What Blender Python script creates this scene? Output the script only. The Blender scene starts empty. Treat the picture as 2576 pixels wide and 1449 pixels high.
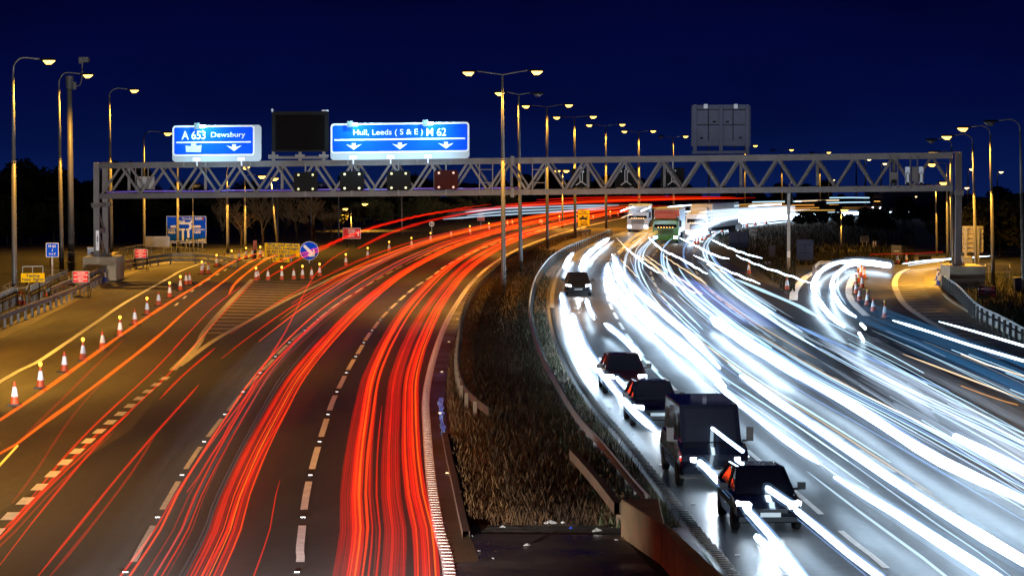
import bpy, bmesh, math, random
from mathutils import Vector, Matrix, geometry
rnd = random.Random(7)
S = bpy.context.scene
COL = S.collection
# ------------------------------------------------------------------ camera
F, CX, CY, HC = 6570.0, 1288.0, 724.5, 9.65
TH = math.atan(343.5 / F)
cam = bpy.data.cameras.new('camera'); camo = bpy.data.objects.new('camera', cam); COL.objects.link(camo)
cam.sensor_width = 36; cam.lens = 36 * F / 2576; cam.clip_end = 4000; cam.clip_start = 1
camo.location = (0, 0, HC); camo.rotation_euler = (math.pi / 2 - TH, 0, 0)
S.camera = camo
def ray(px, py):
    u = (px - CX) / F; v = -(py - CY) / F
    return Vector((u, math.cos(TH) + v * math.sin(TH), -math.sin(TH) + v * math.cos(TH)))
def W(px, py, h=0.0):            # point of the plane z = h seen there
    r = ray(px, py); t = (h - HC) / r.z
    return Vector((r.x * t, r.y * t, h))
def A(px, py, d):                # point at distance d down the road
    r = ray(px, py); t = d / r.y
    return Vector((r.x * t, d, HC + r.z * t))
# ------------------------------------------------------------------ helpers
class MB:
    def __init__(s): s.v = []; s.f = []; s.m = []
    def add(s, vs, fs, mi=0):
        o = len(s.v); s.v += [tuple(v) for v in vs]; s.f += [tuple(i + o for i in f) for f in fs]; s.m += [mi] * len(fs)
        return s
    def box(s, x0, y0, z0, x1, y1, z1, mi=0):
        vs = [(x, y, z) for x in (x0, x1) for y in (y0, y1) for z in (z0, z1)]
        return s.add(vs, [(0, 1, 3, 2), (4, 6, 7, 5), (0, 4, 5, 1), (2, 3, 7, 6), (0, 2, 6, 4), (1, 5, 7, 3)], mi)
    def bar(s, a, b, w, h, up=Vector((0, 0, 1)), mi=0):
        a = Vector(a); b = Vector(b); d = (b - a).normalized()
        if abs(d.dot(up)) > .99: up = Vector((0, 1, 0))
        x = d.cross(up).normalized() * w / 2; z = x.cross(d).normalized() * h / 2
        vs = [p + sx * x + sz * z for p in (a, b) for sx, sz in ((-1, -1), (1, -1), (1, 1), (-1, 1))]
        return s.add(vs, [(0, 1, 2, 3), (7, 6, 5, 4), (0, 4, 5, 1), (1, 5, 6, 2), (2, 6, 7, 3), (3, 7, 4, 0)], mi)
    def tube(s, pts, r, n=8, mi=0):
        pts = [Vector(p) for p in pts]; o = len(s.v); k = len(pts)
        for i, p in enumerate(pts):
            d = (pts[min(i + 1, k - 1)] - pts[max(i - 1, 0)]).normalized()
            up = Vector((0, 0, 1)) if abs(d.z) < .95 else Vector((0, 1, 0))
            x = d.cross(up).normalized(); z = x.cross(d)
            rr = r[i] if isinstance(r, (list, tuple)) else r
            for j in range(n):
                a = 2 * math.pi * j / n
                s.v.append(tuple(p + x * math.cos(a) * rr + z * math.sin(a) * rr))
        for i in range(k - 1):
            for j in range(n):
                j2 = (j + 1) % n
                s.f.append((o + i * n + j, o + i * n + j2, o + (i + 1) * n + j2, o + (i + 1) * n + j)); s.m.append(mi)
        s.f.append(tuple(o + j for j in reversed(range(n)))); s.f.append(tuple(o + (k - 1) * n + j for j in range(n))); s.m += [mi, mi]
        return s
    def lathe(s, prof, n=14, c=(0, 0, 0), mi=0):
        o = len(s.v)
        for r, z in prof:
            for j in range(n):
                a = 2 * math.pi * j / n; s.v.append((c[0] + r * math.cos(a), c[1] + r * math.sin(a), c[2] + z))
        for i in range(len(prof) - 1):
            for j in range(n):
                j2 = (j + 1) % n; s.f.append((o + i * n + j, o + i * n + j2, o + (i + 1) * n + j2, o + (i + 1) * n + j)); s.m.append(mi)
        s.f.append(tuple(o + j for j in reversed(range(n)))); s.f.append(tuple(o + (len(prof) - 1) * n + j for j in range(n))); s.m += [mi, mi]
        return s
    def prism(s, poly, y0, y1, mi=0):      # poly in (x,z), extruded along y
        n = len(poly); vs = [(x, y0, z) for x, z in poly] + [(x, y1, z) for x, z in poly]
        tris = geometry.tessellate_polygon([[Vector((x, z, 0)) for x, z in poly]])
        fs = [tuple(t) for t in tris] + [tuple(i + n for i in reversed(t)) for t in tris]
        fs += [(i, (i + 1) % n, (i + 1) % n + n, i + n) for i in range(n)]
        return s.add(vs, fs, mi)
    def sheet(s, poly, mi=0):
        tris = geometry.tessellate_polygon([[Vector((p[0], p[1], 0)) for p in poly]])
        fs = []
        for t in tris:
            a, b, c = (Vector(poly[i]) for i in t)
            fs.append(tuple(t) if (b - a).cross(c - a).z > 0 else tuple(reversed(t)))
        return s.add(poly, fs, mi)
def ob(name, mb, mat, parent=None, smooth=False, loc=None):
    me = bpy.data.meshes.new(name); me.from_pydata(mb.v, [], mb.f)
    for m in (mat if isinstance(mat, (list, tuple)) else [mat]): me.materials.append(m)
    if any(mb.m): me.polygons.foreach_set('material_index', mb.m)
    if smooth: me.polygons.foreach_set('use_smooth', [True] * len(me.polygons))
    bm = bmesh.new(); bm.from_mesh(me); bmesh.ops.recalc_face_normals(bm, faces=bm.faces) if smooth != 'sheet' else None
    bm.to_mesh(me); bm.free()
    me.update(); o = bpy.data.objects.new(name, me); COL.objects.link(o)
    if parent: o.parent = parent
    if loc is not None: o.location = loc
    return o
def tag(o, label, cat, group=None, kind=None):
    if label: o['label'] = label
    if cat: o['category'] = cat
    if group: o['group'] = group
    if kind: o['kind'] = kind
    return o
def thing(name, label, cat, loc, rz=0.0, group=None):
    o = bpy.data.objects.new(name, None); COL.objects.link(o); o.location = loc; o.rotation_euler = (0, 0, rz); o.empty_display_size = .3
    return tag(o, label, cat, group)
def dup(root, loc, rz=0.0, label=None, group=None, scale=None):
    r = root.copy(); COL.objects.link(r); r.location = loc; r.rotation_euler = (0, 0, rz)
    if label: r['label'] = label
    if group: r['group'] = group
    if scale: r.scale = scale
    for ch in list(root.children):
        c = ch.copy(); COL.objects.link(c); c.parent = r
        for g in list(ch.children):
            q = g.copy(); COL.objects.link(q); q.parent = c
    return r
def struct(name, mb, mat, sheet=True):
    return tag(ob(name, mb, mat, smooth='sheet' if sheet else False), None, None, kind='structure')
ORD = ['first', 'second', 'third', 'fourth', 'fifth', 'sixth', 'seventh', 'eighth', 'ninth', 'tenth', 'eleventh', 'twelfth', 'thirteenth', 'fourteenth', 'fifteenth', 'sixteenth', 'seventeenth', 'eighteenth', 'nineteenth', 'twentieth', 'twenty-first', 'twenty-second', 'twenty-third', 'twenty-fourth', 'twenty-fifth']
def spline(pts, step=2.0):
    pts = [Vector(p) for p in pts]
    if len(pts) < 3: n = max(1, int((pts[1] - pts[0]).length / step)); return [pts[0].lerp(pts[1], i / n) for i in range(n + 1)]
    P = [pts[0] * 2 - pts[1]] + pts + [pts[-1] * 2 - pts[-2]]; out = []
    for i in range(1, len(P) - 2):
        n = max(1, int((P[i + 1] - P[i]).length / step))
        for k in range(n):
            t = k / n; a, b, c, d = P[i - 1], P[i], P[i + 1], P[i + 2]
            out.append(.5 * ((2 * b) + (c - a) * t + (2 * a - 5 * b + 4 * c - d) * t * t + (3 * b - a - 3 * c + d) * t ** 3))
    return out + [pts[-1]]
def resample(pts, step):
    out = [pts[0]]; acc = 0.0
    for a, b in zip(pts, pts[1:]):
        L = (b - a).length; t = step - acc
        while t <= L and L > 0: out.append(a.lerp(b, t / L)); t += step
        acc = (acc + L) % step
    return out
def nrm(pts):
    out = []
    for i in range(len(pts)):
        d = pts[min(i + 1, len(pts) - 1)] - pts[max(i - 1, 0)]; d.z = 0; d.normalize(); out.append(Vector((d.y, -d.x, 0)))
    return out      # to the right of travel
def strip(mb, pts, w, z, mi=0):
    ns = nrm(pts); o = len(mb.v)
    for p, n in zip(pts, ns):
        a = p - n * w / 2; b = p + n * w / 2; mb.v += [(a.x, a.y, z), (b.x, b.y, z)]
    for i in range(len(pts) - 1):
        mb.f.append((o + 2 * i, o + 2 * i + 1, o + 2 * i + 3, o + 2 * i + 2)); mb.m.append(mi)
# ------------------------------------------------------------------ materials
def mat(name, col, rough=.7, metal=0, noise=0, scale=5, emit=None, es=0, bump=0, col2=None, coat=0, spec=.5, rough2=None, detail=6):
    m = bpy.data.materials.new(name); m.use_nodes = True; nt = m.node_tree; b = nt.nodes['Principled BSDF']
    b.inputs['Base Color'].default_value = (*col, 1); b.inputs['Roughness'].default_value = rough; b.inputs['Metallic'].default_value = metal
    b.inputs['Specular IOR Level'].default_value = spec; b.inputs['Coat Weight'].default_value = coat
    if emit: m.cycles.emission_sampling = 'NONE'; b.inputs['Emission Color'].default_value = (*emit, 1); b.inputs['Emission Strength'].default_value = es
    if noise or col2 or bump:
        tc = nt.nodes.new('ShaderNodeTexCoord'); nz = nt.nodes.new('ShaderNodeTexNoise'); nz.inputs['Scale'].default_value = scale; nz.inputs['Detail'].default_value = detail
        nt.links.new(tc.outputs['Object'], nz.inputs['Vector'])
        if noise or col2:
            rp = nt.nodes.new('ShaderNodeValToRGB'); rp.color_ramp.elements[0].position = .32; rp.color_ramp.elements[1].position = .68
            c2 = col2 or tuple(min(1, c * (1 + noise)) for c in col); c1 = col if col2 else tuple(c * (1 - noise) for c in col)
            rp.color_ramp.elements[0].color = (*c1, 1); rp.color_ramp.elements[1].color = (*c2, 1)
            nt.links.new(nz.outputs['Fac'], rp.inputs['Fac']); nt.links.new(rp.outputs['Color'], b.inputs['Base Color'])
        if rough2 is not None:
            mr = nt.nodes.new('ShaderNodeMapRange'); mr.inputs['From Min'].default_value = .35; mr.inputs['From Max'].default_value = .65; mr.inputs['To Min'].default_value = rough; mr.inputs['To Max'].default_value = rough2
            nt.links.new(nz.outputs['Fac'], mr.inputs['Value']); nt.links.new(mr.outputs['Result'], b.inputs['Roughness'])
        if bump:
            n2 = nt.nodes.new('ShaderNodeTexNoise'); n2.inputs['Scale'].default_value = scale * 6; n2.inputs['Detail'].default_value = 3; nt.links.new(tc.outputs['Object'], n2.inputs['Vector'])
            bp = nt.nodes.new('ShaderNodeBump'); bp.inputs['Strength'].default_value = bump; bp.inputs['Distance'].default_value = .05
            nt.links.new(n2.outputs['Fac'], bp.inputs['Height']); nt.links.new(bp.outputs['Normal'], b.inputs['Normal'])
    return m
def road_mat(name, c1, c2, r1, r2, big=.12, bump=.25):
    m = bpy.data.materials.new(name); m.use_nodes = True; nt = m.node_tree; b = nt.nodes['Principled BSDF']; N = nt.nodes.new; L = nt.links.new
    tc = N('ShaderNodeTexCoord'); mp = N('ShaderNodeMapping'); mp.inputs['Scale'].default_value = (1, .12, 1)
    n1 = N('ShaderNodeTexNoise'); n1.inputs['Scale'].default_value = big * 4; n1.inputs['Detail'].default_value = 5
    n2 = N('ShaderNodeTexNoise'); n2.inputs['Scale'].default_value = 2.2; n2.inputs['Detail'].default_value = 12; n2.inputs['Roughness'].default_value = .78
    L(tc.outputs['Object'], mp.inputs['Vector']); L(mp.outputs['Vector'], n1.inputs['Vector']); L(tc.outputs['Object'], n2.inputs['Vector'])
    mx = N('ShaderNodeMix'); mx.data_type = 'RGBA'; mx.inputs['A'].default_value = (*c1, 1); mx.inputs['B'].default_value = (*c2, 1)
    rp = N('ShaderNodeMapRange'); rp.inputs['From Min'].default_value = .35; rp.inputs['From Max'].default_value = .65
    L(n1.outputs['Fac'], rp.inputs['Value']); L(rp.outputs['Result'], mx.inputs['Factor'])
    ml = N('ShaderNodeMix'); ml.data_type = 'RGBA'; ml.blend_type = 'MULTIPLY'; ml.inputs['Factor'].default_value = 1
    r2n = N('ShaderNodeMapRange'); r2n.inputs['From Min'].default_value = .3; r2n.inputs['From Max'].default_value = .7; r2n.inputs['To Min'].default_value = .55; r2n.inputs['To Max'].default_value = 1.35
    L(n2.outputs['Fac'], r2n.inputs['Value']); L(mx.outputs['Result'], ml.inputs['A']); L(r2n.outputs['Result'], ml.inputs['B']); L(ml.outputs['Result'], b.inputs['Base Color'])
    rr = N('ShaderNodeMapRange'); rr.inputs['From Min'].default_value = .35; rr.inputs['From Max'].default_value = .65; rr.inputs['To Min'].default_value = r1; rr.inputs['To Max'].default_value = r2
    L(n1.outputs['Fac'], rr.inputs['Value']); L(rr.outputs['Result'], b.inputs['Roughness'])
    bp = N('ShaderNodeBump'); bp.inputs['Strength'].default_value = bump; bp.inputs['Distance'].default_value = .02; L(n2.outputs['Fac'], bp.inputs['Height']); L(bp.outputs['Normal'], b.inputs['Normal'])
    return m
M = {}
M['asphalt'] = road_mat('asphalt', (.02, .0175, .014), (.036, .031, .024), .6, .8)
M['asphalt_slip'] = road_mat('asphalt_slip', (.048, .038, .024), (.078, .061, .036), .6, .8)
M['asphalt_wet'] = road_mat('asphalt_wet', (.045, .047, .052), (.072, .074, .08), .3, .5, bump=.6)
M['grass'] = mat('grass', (.006, .008, .003), .95, scale=.35, col2=(.022, .017, .007), bump=.6)
M['reserve'] = mat('reserve_soil', (.05, .032, .014), .95, scale=.35, col2=(.14, .088, .036), bump=.7)
M['wet'] = mat('wet_concrete', (.08, .056, .024), .7, scale=.28, col2=(.13, .092, .042), rough2=.42, spec=.25)
M['puddle'] = mat('puddle_water', (.02, .015, .01), .07, scale=2.5, bump=.1)
M['studamber'] = mat('amber_road_stud', (.8, .5, .1), .3, emit=(1, .6, .1), es=.25)  # weak emission put in so the stud glows without a lamp
M['slab'] = mat('dark_wet_slab', (.035, .024, .014), .75, scale=.5, col2=(.06, .042, .026), rough2=.1)
M['channel'] = mat('concrete_channel', (.2, .17, .11), .7, scale=1.2, col2=(.3, .26, .17), bump=.3)
M['paint'] = mat('road_paint', (.82, .82, .8), .55, noise=.15, scale=3)
M['paint_old'] = mat('worn_road_paint', (.48, .45, .38), .6, noise=.25, scale=4)
M['rib'] = mat('ribbed_line', (.22, .19, .16), .5, noise=.25, scale=4)
M['steel'] = mat('galvanised_steel', (.25, .25, .24), .5, .35, noise=.15, scale=2)
M['railpost'] = mat('dark_grey_post', (.11, .105, .1), .6, noise=.2, scale=2)  # darker grey than the barrier beams
M['gantry'] = mat('gantry_paint', (.088, .076, .076), .55, .1, noise=.22, scale=.8)
M['column'] = mat('lamp_column_steel', (.1, .096, .09), .5, .2, noise=.12, scale=1)
M['concrete'] = mat('concrete', (.3, .26, .18), .85, scale=1.1, col2=(.42, .37, .27), bump=.25)
M['concrete_brown'] = mat('stained_concrete', (.1, .075, .035), .8, scale=.9, col2=(.2, .13, .065), bump=.35)
M['black'] = mat('black_plastic', (.015, .015, .016), .5)
M['dark'] = mat('dark_grey_metal', (.007, .007, .008), .7, spec=.1)
M['screen'] = mat('dark_led_screen', (.003, .002, .002), .8, noise=.1, scale=40, spec=.05)
M['signal'] = mat('signal_box', (.008, .0075, .0075), .7, spec=.1)
M['rubber'] = mat('rubber', (.02, .018, .017), .8)
M['blue'] = mat('sign_blue', (.002, .075, .8), .85, noise=.06, scale=1, spec=.1)
M['white'] = mat('sign_white', (.8, .8, .82), .45)
M['signgrey'] = mat('sign_grey', (.42, .45, .48), .45)
M['alu'] = mat('sign_back_aluminium', (.3, .3, .31), .55, .3, noise=.1, scale=1)
M['panelblue'] = mat('painted_panel_back', (.06, .07, .12), .7)
M['yellow'] = mat('sign_yellow', (.9, .55, .002), .7, spec=.1)
M['red'] = mat('sign_red', (.7, .01, .015), .6)
M['orange'] = mat('cone_orange', (.42, .055, .008), .55, noise=.12, scale=6)
M['mast'] = mat('mast_grey', (.05, .05, .052), .6)
M['conewhite'] = mat('cone_sleeve', (.6, .62, .66), .4)
M['conebase'] = mat('cone_foot', (.03, .025, .022), .8)
M['coneblue'] = mat('cone_blue', (.01, .05, .4), .5)
M['ambon'] = mat('amber_lamp_lit', (.8, .4, .02), .3, emit=(1, .55, .06), es=2.6)
M['amboff'] = mat('amber_lamp', (.5, .28, .03), .3)
M['lens'] = mat('sodium_lens', (.8, .6, .3), .3, emit=(1, .56, .12), es=3.2)
M['lensfar'] = mat('far_sodium_lens', (.8, .6, .3), .3, emit=(1, .72, .3), es=4)
M['lensoff'] = mat('dark_lens', (.05, .05, .05), .3)
M['led'] = mat('blue_white_lamp', (.8, .9, 1), .3, emit=(.45, .85, 1), es=25)
M['purple'] = mat('purple_cable', (.2, .12, .6), .4)
M['trunk'] = mat('bark', (.06, .038, .02), .9, noise=.3, scale=3)
M['twig'] = mat('twigs', (.13, .075, .028), .9, noise=.3, scale=2)
M['leaf'] = mat('olive_leaves', (.05, .05, .012), .8, col2=(.11, .085, .02), scale=.7)
M['leafdark'] = mat('dark_leaves', (.006, .007, .004), .95, col2=(.013, .012, .006), scale=.6, spec=.1)
M['blade'] = mat('dry_grass_blades', (.028, .014, .006), .95, col2=(.1, .052, .02), scale=.35, spec=.1)
M['bladegreen'] = mat('green_grass_blades', (.014, .018, .006), .9, col2=(.04, .045, .014), scale=.8)
M['bladedark'] = mat('dark_weed_stems', (.014, .008, .005), .95, col2=(.05, .028, .013), scale=.4, spec=.1)
M['litter'] = mat('pale_litter', (.28, .27, .25), .7)
M['litterblue'] = mat('blue_litter', (.02, .06, .5), .6)
M['tyre'] = mat('tyre', (.02, .02, .02), .8)
M['rim'] = mat('wheel_rim', (.35, .35, .37), .35, .8)
M['glass'] = mat('dark_glass', (.01, .012, .018), .06, spec=.8)
M['carblack'] = mat('black_car_paint', (.008, .01, .018), .2, .2, coat=1)
M['carblue'] = mat('dark_blue_car_paint', (.01, .014, .03), .22, .3, coat=1)
M['carred'] = mat('maroon_car_paint', (.05, .012, .012), .3, .2, coat=1)
M['carwhite'] = mat('white_vehicle_paint', (.7, .72, .76), .35, coat=.5)
M['green'] = mat('green_cab_paint', (.03, .13, .012), .35, coat=.6)
M['orangered'] = mat('orange_red_paint', (.6, .08, .012), .4)
M['teal'] = mat('teal_curtain', (.035, .2, .34), .5, noise=.15, scale=.6)
M['palegrey'] = mat('pale_grey_panel', (.55, .6, .68), .45, noise=.12, scale=.5)
M['chrome'] = mat('chrome', (.6, .6, .62), .2, .9)
M['plate'] = mat('number_plate', (.7, .7, .66), .4)
M['headlamp'] = mat('lit_headlamp', (.9, .95, 1), .2, emit=(.85, .93, 1), es=9)
M['marker'] = mat('amber_marker', (.8, .4, .1), .3, emit=(1, .5, .1), es=3)
M['stud'] = mat('road_stud', (.45, .47, .47), .3, emit=(.8, .95, .9), es=.1)  # slight emission in the stud itself imitates light thrown back
M['brown'] = mat('tarred_timber', (.075, .042, .018), .8, noise=.3, scale=1.5)
def emat(name, col, es):      # light recorded in the air: adds to what lies behind it
    m = bpy.data.materials.new(name); m.use_nodes = True; nt = m.node_tree; nt.nodes.remove(nt.nodes['Principled BSDF'])
    e = nt.nodes.new('ShaderNodeEmission'); e.inputs['Color'].default_value = (*col, 1); e.inputs['Strength'].default_value = es * .5
    t = nt.nodes.new('ShaderNodeBsdfTransparent'); a = nt.nodes.new('ShaderNodeAddShader'); nt.links.new(e.outputs[0], a.inputs[0]); nt.links.new(t.outputs[0], a.inputs[1]); nt.links.new(a.outputs[0], nt.nodes['Material Output'].inputs['Surface']); m.cycles.emission_sampling = 'FRONT' if name == 'headlight_white' else 'NONE'; return m
TR = {'red': emat('tail_light_red', (1, .014, .0015), .58), 'bright': emat('tail_light_bright', (1, .05, .002), .9), 'orange': emat('tail_light_orange', (1, .13, .003), .95),
      'deep': emat('tail_light_deep', (1, .007, .001), .24), 'dim': emat('tail_light_dim', (1, .02, .01), .16), 'yellow': emat('indicator_yellow', (1, .5, .04), 1.6),
      'white': emat('headlight_white', (.6, .81, 1), 8.5), 'soft': emat('headlight_soft', (.6, .8, 1), .8), 'blue': emat('headlight_blue', (.25, .48, 1), .55), 'cyan': emat('marker_cyan', (.5, .8, 1), 1.2),
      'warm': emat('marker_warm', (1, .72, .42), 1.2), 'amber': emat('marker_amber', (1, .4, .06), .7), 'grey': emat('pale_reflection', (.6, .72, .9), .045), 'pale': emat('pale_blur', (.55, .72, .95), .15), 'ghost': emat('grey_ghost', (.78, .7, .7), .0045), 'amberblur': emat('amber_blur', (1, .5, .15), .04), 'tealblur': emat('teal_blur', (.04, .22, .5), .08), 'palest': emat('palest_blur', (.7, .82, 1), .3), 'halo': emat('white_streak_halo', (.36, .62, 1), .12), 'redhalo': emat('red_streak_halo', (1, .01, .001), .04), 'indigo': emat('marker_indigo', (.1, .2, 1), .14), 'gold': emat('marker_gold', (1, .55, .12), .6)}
# ------------------------------------------------------------------ world: blue hour sky
w = bpy.data.worlds.new('World'); S.world = w; w.use_nodes = True; nt = w.node_tree; bg = nt.nodes['Background']
tc = nt.nodes.new('ShaderNodeTexCoord'); sx = nt.nodes.new('ShaderNodeSeparateXYZ'); mr = nt.nodes.new('ShaderNodeMapRange'); rp = nt.nodes.new('ShaderNodeValToRGB')
nt.links.new(tc.outputs['Generated'], sx.inputs['Vector']); nt.links.new(sx.outputs['Z'], mr.inputs['Value'])
mr.inputs['From Min'].default_value = -.02; mr.inputs['From Max'].default_value = .07
cr = rp.color_ramp; cr.elements[0].position = 0; cr.elements[0].color = (.0026, .01, .066, 1); cr.elements[1].position = 1; cr.elements[1].color = (.0005, .0011, .022, 1)
for p, c in ((.22, (.0014, .0066, .056)), (.42, (.0009, .0033, .041)), (.7, (.0006, .0017, .03))):
    e = cr.elements.new(p); e.color = (*c, 1)
nt.links.new(mr.outputs['Result'], rp.inputs['Fac']); nz = nt.nodes.new('ShaderNodeTexNoise'); nz.inputs['Scale'].default_value = 9; nz.inputs['Detail'].default_value = 3; mp_ = nt.nodes.new('ShaderNodeMapping'); mp_.inputs['Scale'].default_value = (1, 1, 4); nt.links.new(tc.outputs['Generated'], mp_.inputs['Vector']); nt.links.new(mp_.outputs['Vector'], nz.inputs['Vector'])
mr2 = nt.nodes.new('ShaderNodeMapRange'); mr2.inputs['From Min'].default_value = .3; mr2.inputs['From Max'].default_value = .7; mr2.inputs['To Min'].default_value = .8; mr2.inputs['To Max'].default_value = 1.2; nt.links.new(nz.outputs['Fac'], mr2.inputs['Value'])
mx_ = nt.nodes.new('ShaderNodeMix'); mx_.data_type = 'RGBA'; mx_.blend_type = 'MULTIPLY'; mx_.inputs['Factor'].default_value = 1; nt.links.new(rp.outputs['Color'], mx_.inputs['A']); nt.links.new(mr2.outputs['Result'], mx_.inputs['B']); nt.links.new(mx_.outputs['Result'], bg.inputs['Color']); bg.inputs['Strength'].default_value = 1.0
# ------------------------------------------------------------------ ground and roads
def gz(x, y): return 0.0 if y < 440 else -(y - 440) * .0165
g = MB(); xs = [-1500, -700, -300, -150, -80, -40, -20, 0, 20, 40, 80, 150, 300, 700, 1500]; ys = [-60, 0, 60, 120, 180, 240, 300, 360, 400, 440, 500, 600, 800, 1100, 1600, 2600]
g.v = [(x, y, gz(x, y)) for y in ys for x in xs]
for j in range(len(ys) - 1):
    for i in range(len(xs) - 1):
        a = j * len(xs) + i; g.f.append((a, a + 1, a + 1 + len(xs), a + len(xs))); g.m.append(0)
struct('ground', g, M['grass'])
def dens(px): return [W(*p) for p in px]
LE_PX = [(1133, 1449), (1105, 1330), (1085, 1200), (1075, 1080), (1072, 1010), (1080, 950), (1095, 890), (1120, 820), (1150, 765), (1185, 715), (1230, 672), (1290, 634), (1365, 603), (1450, 577), (1560, 551), (1690, 531), (1860, 514), (2060, 503)]
LE0 = [Vector((-.2, 20, 0)), Vector((-.75, 40, 0))] + dens(LE_PX)
LREF = resample(spline(LE0, 1), 1.0); LN = nrm(LREF)
RE_PX = [(1844, 1444), (1777, 1366), (1704, 1273), (1632, 1180), (1570, 1103), (1508, 1031), (1454, 953), (1410, 865), (1393, 800), (1389, 755), (1397, 708), (1414, 675), (1447, 642), (1500, 612), (1570, 585), (1660, 562), (1780, 545), (1920, 533), (2080, 524)]
RE0 = [Vector((6.2, 20, 0)), Vector((5.6, 40, 0))] + dens(RE_PX)
RREF = resample(spline(RE0, 1), 1.0); RN = nrm(RREF)
def off(ref, ns, o, y0, y1, z=0.0, wander=0.0, ph=0.0):
    out = []
    for i, (p, n) in enumerate(zip(ref, ns)):
        if y0 <= p.y <= y1:
            oo = o(p.y) if callable(o) else o
            if wander: oo += wander * math.sin(p.y * .021 + ph) + .35 * wander * math.sin(p.y * .06 + ph * 2)
            q = p + n * oo; out.append(Vector((q.x, q.y, z)))
    return out
def LO(o, y0=20, y1=600, z=0, **k): return off(LREF, LN, o, y0, y1, z, **k)
def RO(o, y0=20, y1=600, z=0, **k): return off(RREF, RN, o, y0, y1, z, **k)
def flat(pts, z): return [Vector((p.x, p.y, z)) for p in pts]
# left carriageway
left_b = dens([(465, 912), (542, 855), (644, 798), (723, 754), (800, 718), (843, 696), (882, 682), (960, 655), (1060, 628), (1170, 605), (1290, 583), (1400, 566), (1560, 543), (1700, 525), (1880, 508), (2060, 498)])
nearL = [Vector((-23, 20, 0)), Vector((-23, 60, 0)), Vector((-22, 85, 0))]
poly = flat([Vector((-14, 20, 0)), Vector((-14, 60, 0)), Vector((-13.2, 90, 0))] + left_b, .012) + flat(list(reversed(LO(.35, 20, 620))), .012)
mb = MB(); mb.sheet(poly); struct('road', mb, M['asphalt'])
slipL = [Vector((-22, 20, 0)), Vector((-24, 60, 0)), Vector((-25.4, 100, 0))] + dens([(0, 847), (97, 799), (193, 750), (242, 723), (299, 700), (350, 681), (427, 661), (480, 652), (540, 645), (600, 640), (680, 628), (770, 612)])
slipR = dens([(780, 622), (720, 648), (672, 676), (640, 705), (812, 708), (800, 718), (723, 754), (644, 798), (542, 855), (465, 912)]) + [Vector((-13, 90, 0)), Vector((-13, 60, 0)), Vector((-13, 20, 0))]
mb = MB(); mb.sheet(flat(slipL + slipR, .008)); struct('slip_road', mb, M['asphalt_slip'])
# right carriageway, its slip road and the roundabout
rb = [Vector((24, 20, 0)), Vector((24, 60, 0))] + dens([(2700, 925), (2564, 861), (2518, 843), (2444, 806), (2390, 773), (2362, 750), (2346, 731), (2337, 711), (2346, 680), (2420, 668), (2560, 662), (2560, 640), (2300, 636), (2180, 645), (2110, 655), (2060, 671), (2029, 690), (2008, 712), (1994, 742), (1960, 730), (1900, 697), (1850, 670), (1800, 642), (1752, 612), (1830, 588), (1900, 570), (2000, 556), (2200, 540), (2330, 534), (2330, 524), (2200, 519), (2060, 522)])
mb = MB(); mb.sheet(flat(list(reversed(rb)) + [Vector((0, 0, 0))][:0], .012) + []) if False else None
polyR = flat(RO(-.3, 20, 520), .012)
polyR = polyR + flat(list(reversed(rb)), .012)
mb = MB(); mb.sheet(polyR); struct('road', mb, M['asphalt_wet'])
# central reserve soil and hard strip
mb = MB(); strip(mb, LO(.42, 60, 330), .62, .018); struct('hard_strip', mb, M['wet']); mb = MB(); pp_ = LO(.52, 86, 102); ns_ = nrm(pp_)
mb.sheet(flat([p - n * (.07 + rnd.uniform(-.05, .05)) for i, (p, n) in enumerate(zip(pp_, ns_))] + [p + n * (.13 + rnd.uniform(-.07, .05)) for i, (p, n) in reversed(list(enumerate(zip(pp_, ns_))))], .0225)); struct('puddle', mb, M['puddle'])
mb = MB(); mb.sheet(flat([W(1128, 1449), W(1122, 1400), W(1150, 1343), W(1562, 1346), W(1650, 1442), Vector((3.2, 40, 0)), Vector((.2, 40, 0))], .014)); struct('path', mb, M['slab'])
lo = LO(.7, 66, 330); ro = RO(-.28, 66, 330)
mb = MB(); mb.sheet(flat(lo + list(reversed(ro)), .006)); struct('central_reserve', mb, M['reserve'])
# markings
def dashes(mb, pts, mark, gap, wd, z=.022, start=0.0):
    r = resample(pts, .5); n1 = int(mark * 2); n2 = int((mark + gap) * 2); i = int(start * 2)
    while i + 2 < len(r):
        seg = r[i:i + n1 + 1]
        if len(seg) > 1: strip(mb, seg, wd, z)
        i += n2
mb = MB(); strip(mb, LO(-.02, 40, 420), .3, .02); struct('edge_line', mb, M['paint'])
mb = MB()
for p, n in zip(LREF, LN):
    if 50 < p.y < 200:
        for k in range(2):
            q = p + n * -.02 + (LREF[1] - LREF[0]).normalized() * 0; q = Vector((q.x, q.y + k * .5, 0)); mb.box(q.x - .12, q.y - .05, .021, q.x + .12, q.y + .05, .03)
struct('edge_ribs', mb, M['paint_old'])
LA = spline([Vector((-4.5, 40, 0))] + dens([(745, 1449), (755, 1375), (770, 1248), (793, 1150), (815, 1077), (836, 1013), (860, 962), (881, 921), (903, 885), (922, 852), (945, 820), (965, 795), (990, 770), (1018, 745), (1050, 719), (1085, 697)]), 1) + LO(-3.72, 216, 400)
LB = spline([Vector((-8.4, 40, 0))] + dens([(310, 1449), (355, 1377), (428, 1248), (487, 1150), (540, 1077), (590, 1013), (636, 958), (679, 914), (705, 885), (745, 848), (780, 821), (834, 776), (891, 739), (945, 706)]), 1) + LO(-7.4, 212, 400)
def phase(pts, target):   # start so that a mark's centre sits at target
    r = resample(pts, .5); i = min(range(len(r)), key=lambda k: (r[k] - target).length); return ((i * .5) - 3) % 9
mb = MB(); dashes(mb, LA, 6, 3, .2, start=phase(LA, W(770, 1248))); struct('lane_line', mb, M['paint'])
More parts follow.
